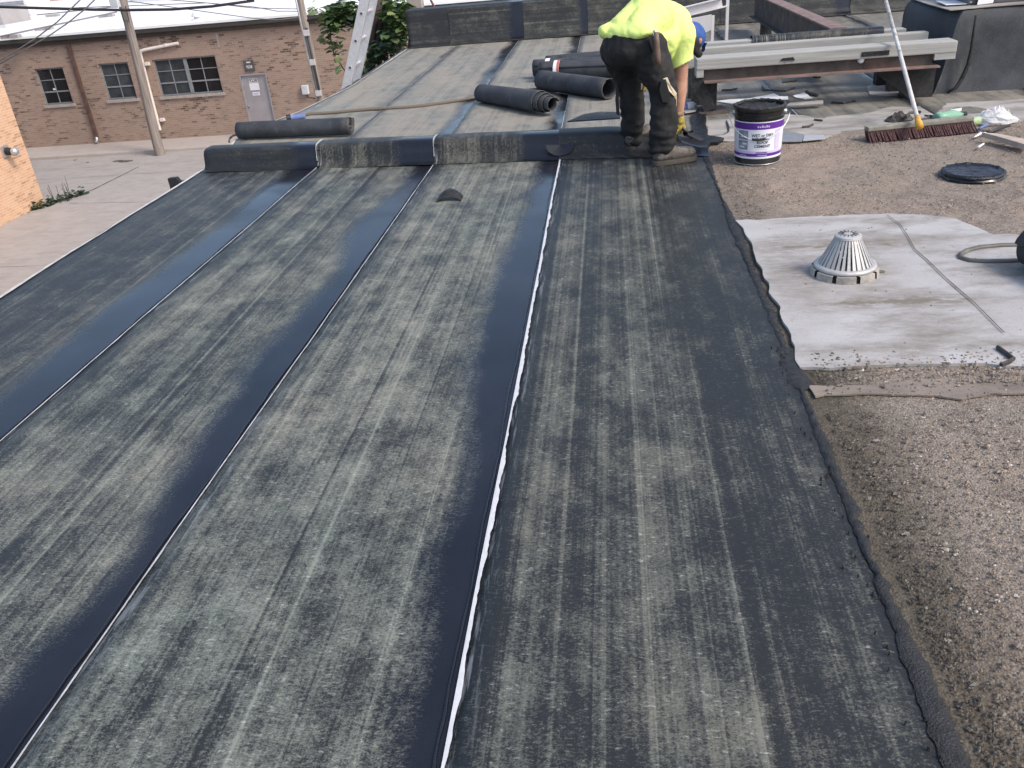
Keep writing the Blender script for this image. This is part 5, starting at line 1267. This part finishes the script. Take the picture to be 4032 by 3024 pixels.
tr_ = thing('trowel', RW - UP * .13, 'small dark trowel held in the yellow glove', 'trowel')
hp_ = RW - UP * .105 + FW * .012; MB().tube([hp_ - HA * .03 + UP * .03, hp_ + HA * .07 - UP * .02], .011, 8).build('handle', M['black'], tr_, smooth=True)
MB().slab([hp_ + HA * .07 - UP * .02, hp_ + HA * .10 - UP * .03 + FW * .03, hp_ + HA * .20 - UP * .06 + FW * .02, hp_ + HA * .19 - UP * .06 - FW * .03, hp_ + HA * .09 - UP * .03 - FW * .03], .004).build('blade', M['tar_dull'], tr_)
M['cap'] = plain('blue_cap', (.022, .075, .28), .75, var=.2, scale=20)
HAx = (FW * .62 - UP * .35).normalized(); CT = (UP * .62 + FW * .5).normalized()
cp_ = blob('cap', [('e', HD + CT * .022, (.106, .092, .088), basis(FW * .7 - UP * .6, CT))], .007, M['cap'], wk, 3, lambda co: .002 * nz(co.x * 30, co.y * 30, co.z * 30), cut=[(HD - CT * .022, -CT)])
brm = MB(); bc_ = HD + FW * .085 - UP * .035
brm.grid(lambda u, v: bc_ + HA * ((u - .5) * .15 * (1 - .35 * v * abs(u - .5) * 2)) + (FW * .35 - UP * .9) * (.075 * v * math.sqrt(max(0, 1 - (2 * u - 1) ** 2 * .8))) + FW * (.012 * math.cos((u - .5) * 3)), 12, 5)
bo_ = brm.build('brim', M['cap'], cp_, smooth=True); bo_.modifiers.new('t', 'SOLIDIFY').thickness = .004
blob('hair', [('e', HD - CT * .012 - FW * .015, (.099, .083, .080), basis(FW * .7 - UP * .6, CT)), ('c', HD - FW * .03 - UP * .05 + HA * .04, .03, HD + FW * .03 - UP * .10 + HA * .045, .028)], .007, M['black'], wk, 3)
# belt, hammer loop, knee pads
M['leather'] = plain('brown_leather', (.12, .08, .06), .7, var=.3, scale=20); M['pad'] = plain('cream_pad', (.60, .52, .38), .8, var=.15, scale=14, dirt=(.2, .17, .12))
hm0 = ay(7, 672, 330, 5.63); hm1 = ay(7, 690, 600, 5.615)
hm = MB().tube([hm0 + UP * .02, ll(hm0, hm1, .3), ll(hm0, hm1, .7), hm1], [.015, .018, .020, .019], 10).build('hammer_handle', M['leather'], wk, smooth=True, label='brown tool handle hanging from the belt')
MB().tube([hm0 + UP * .03 - HA * .01, hm0 - UP * .025], [.014, .016], 8).build('hammer_head', M['galv'], hm, smooth=True)
MB().slab([ay(7, x, y, 5.66) for x, y in ((600, 320), (655, 330), (660, 470), (640, 480), (615, 400))], .02).build('pouch', M['leather'], wk)
kp = [ay(7, x, y, Y) for x, y, Y in ((735, 735, 5.635), (775, 722, 5.64), (800, 790, 5.645), (862, 868, 5.67), (858, 890, 5.67), (835, 900, 5.66), (790, 850, 5.64))]
MB().slab(kp, .016).build('knee_pad', M['pad'], wk, bevel=.003)
kp = [ay(7, x, y, Y) for x, y, Y in ((800, 880, 5.66), (862, 890, 5.68), (862, 960, 5.69), (842, 1080, 5.70), (822, 1020, 5.68), (808, 950, 5.66))]
MB().slab(kp, .014).build('knee_pad', M['pad'], wk, bevel=.003)
MB().slab([ay(7, x, y, 5.63) for x, y in ((715, 750), (762, 735), (800, 880), (790, 960), (730, 955), (700, 850))], .02).build('knee_strap', M['black'], wk, bevel=.004)
MB().slab([ay(7, x, y, 5.93) for x, y in ((497, 765), (520, 748), (545, 790), (540, 840), (520, 830))], .014).build('knee_pad', M['pad'], wk, bevel=.003)
MB().slab([ay(7, x, y, 5.93) for x, y in ((300, 760), (330, 770), (325, 900), (330, 1080), (300, 1060), (290, 930))], .02).build('strap_end', M['black'], wk, bevel=.004)
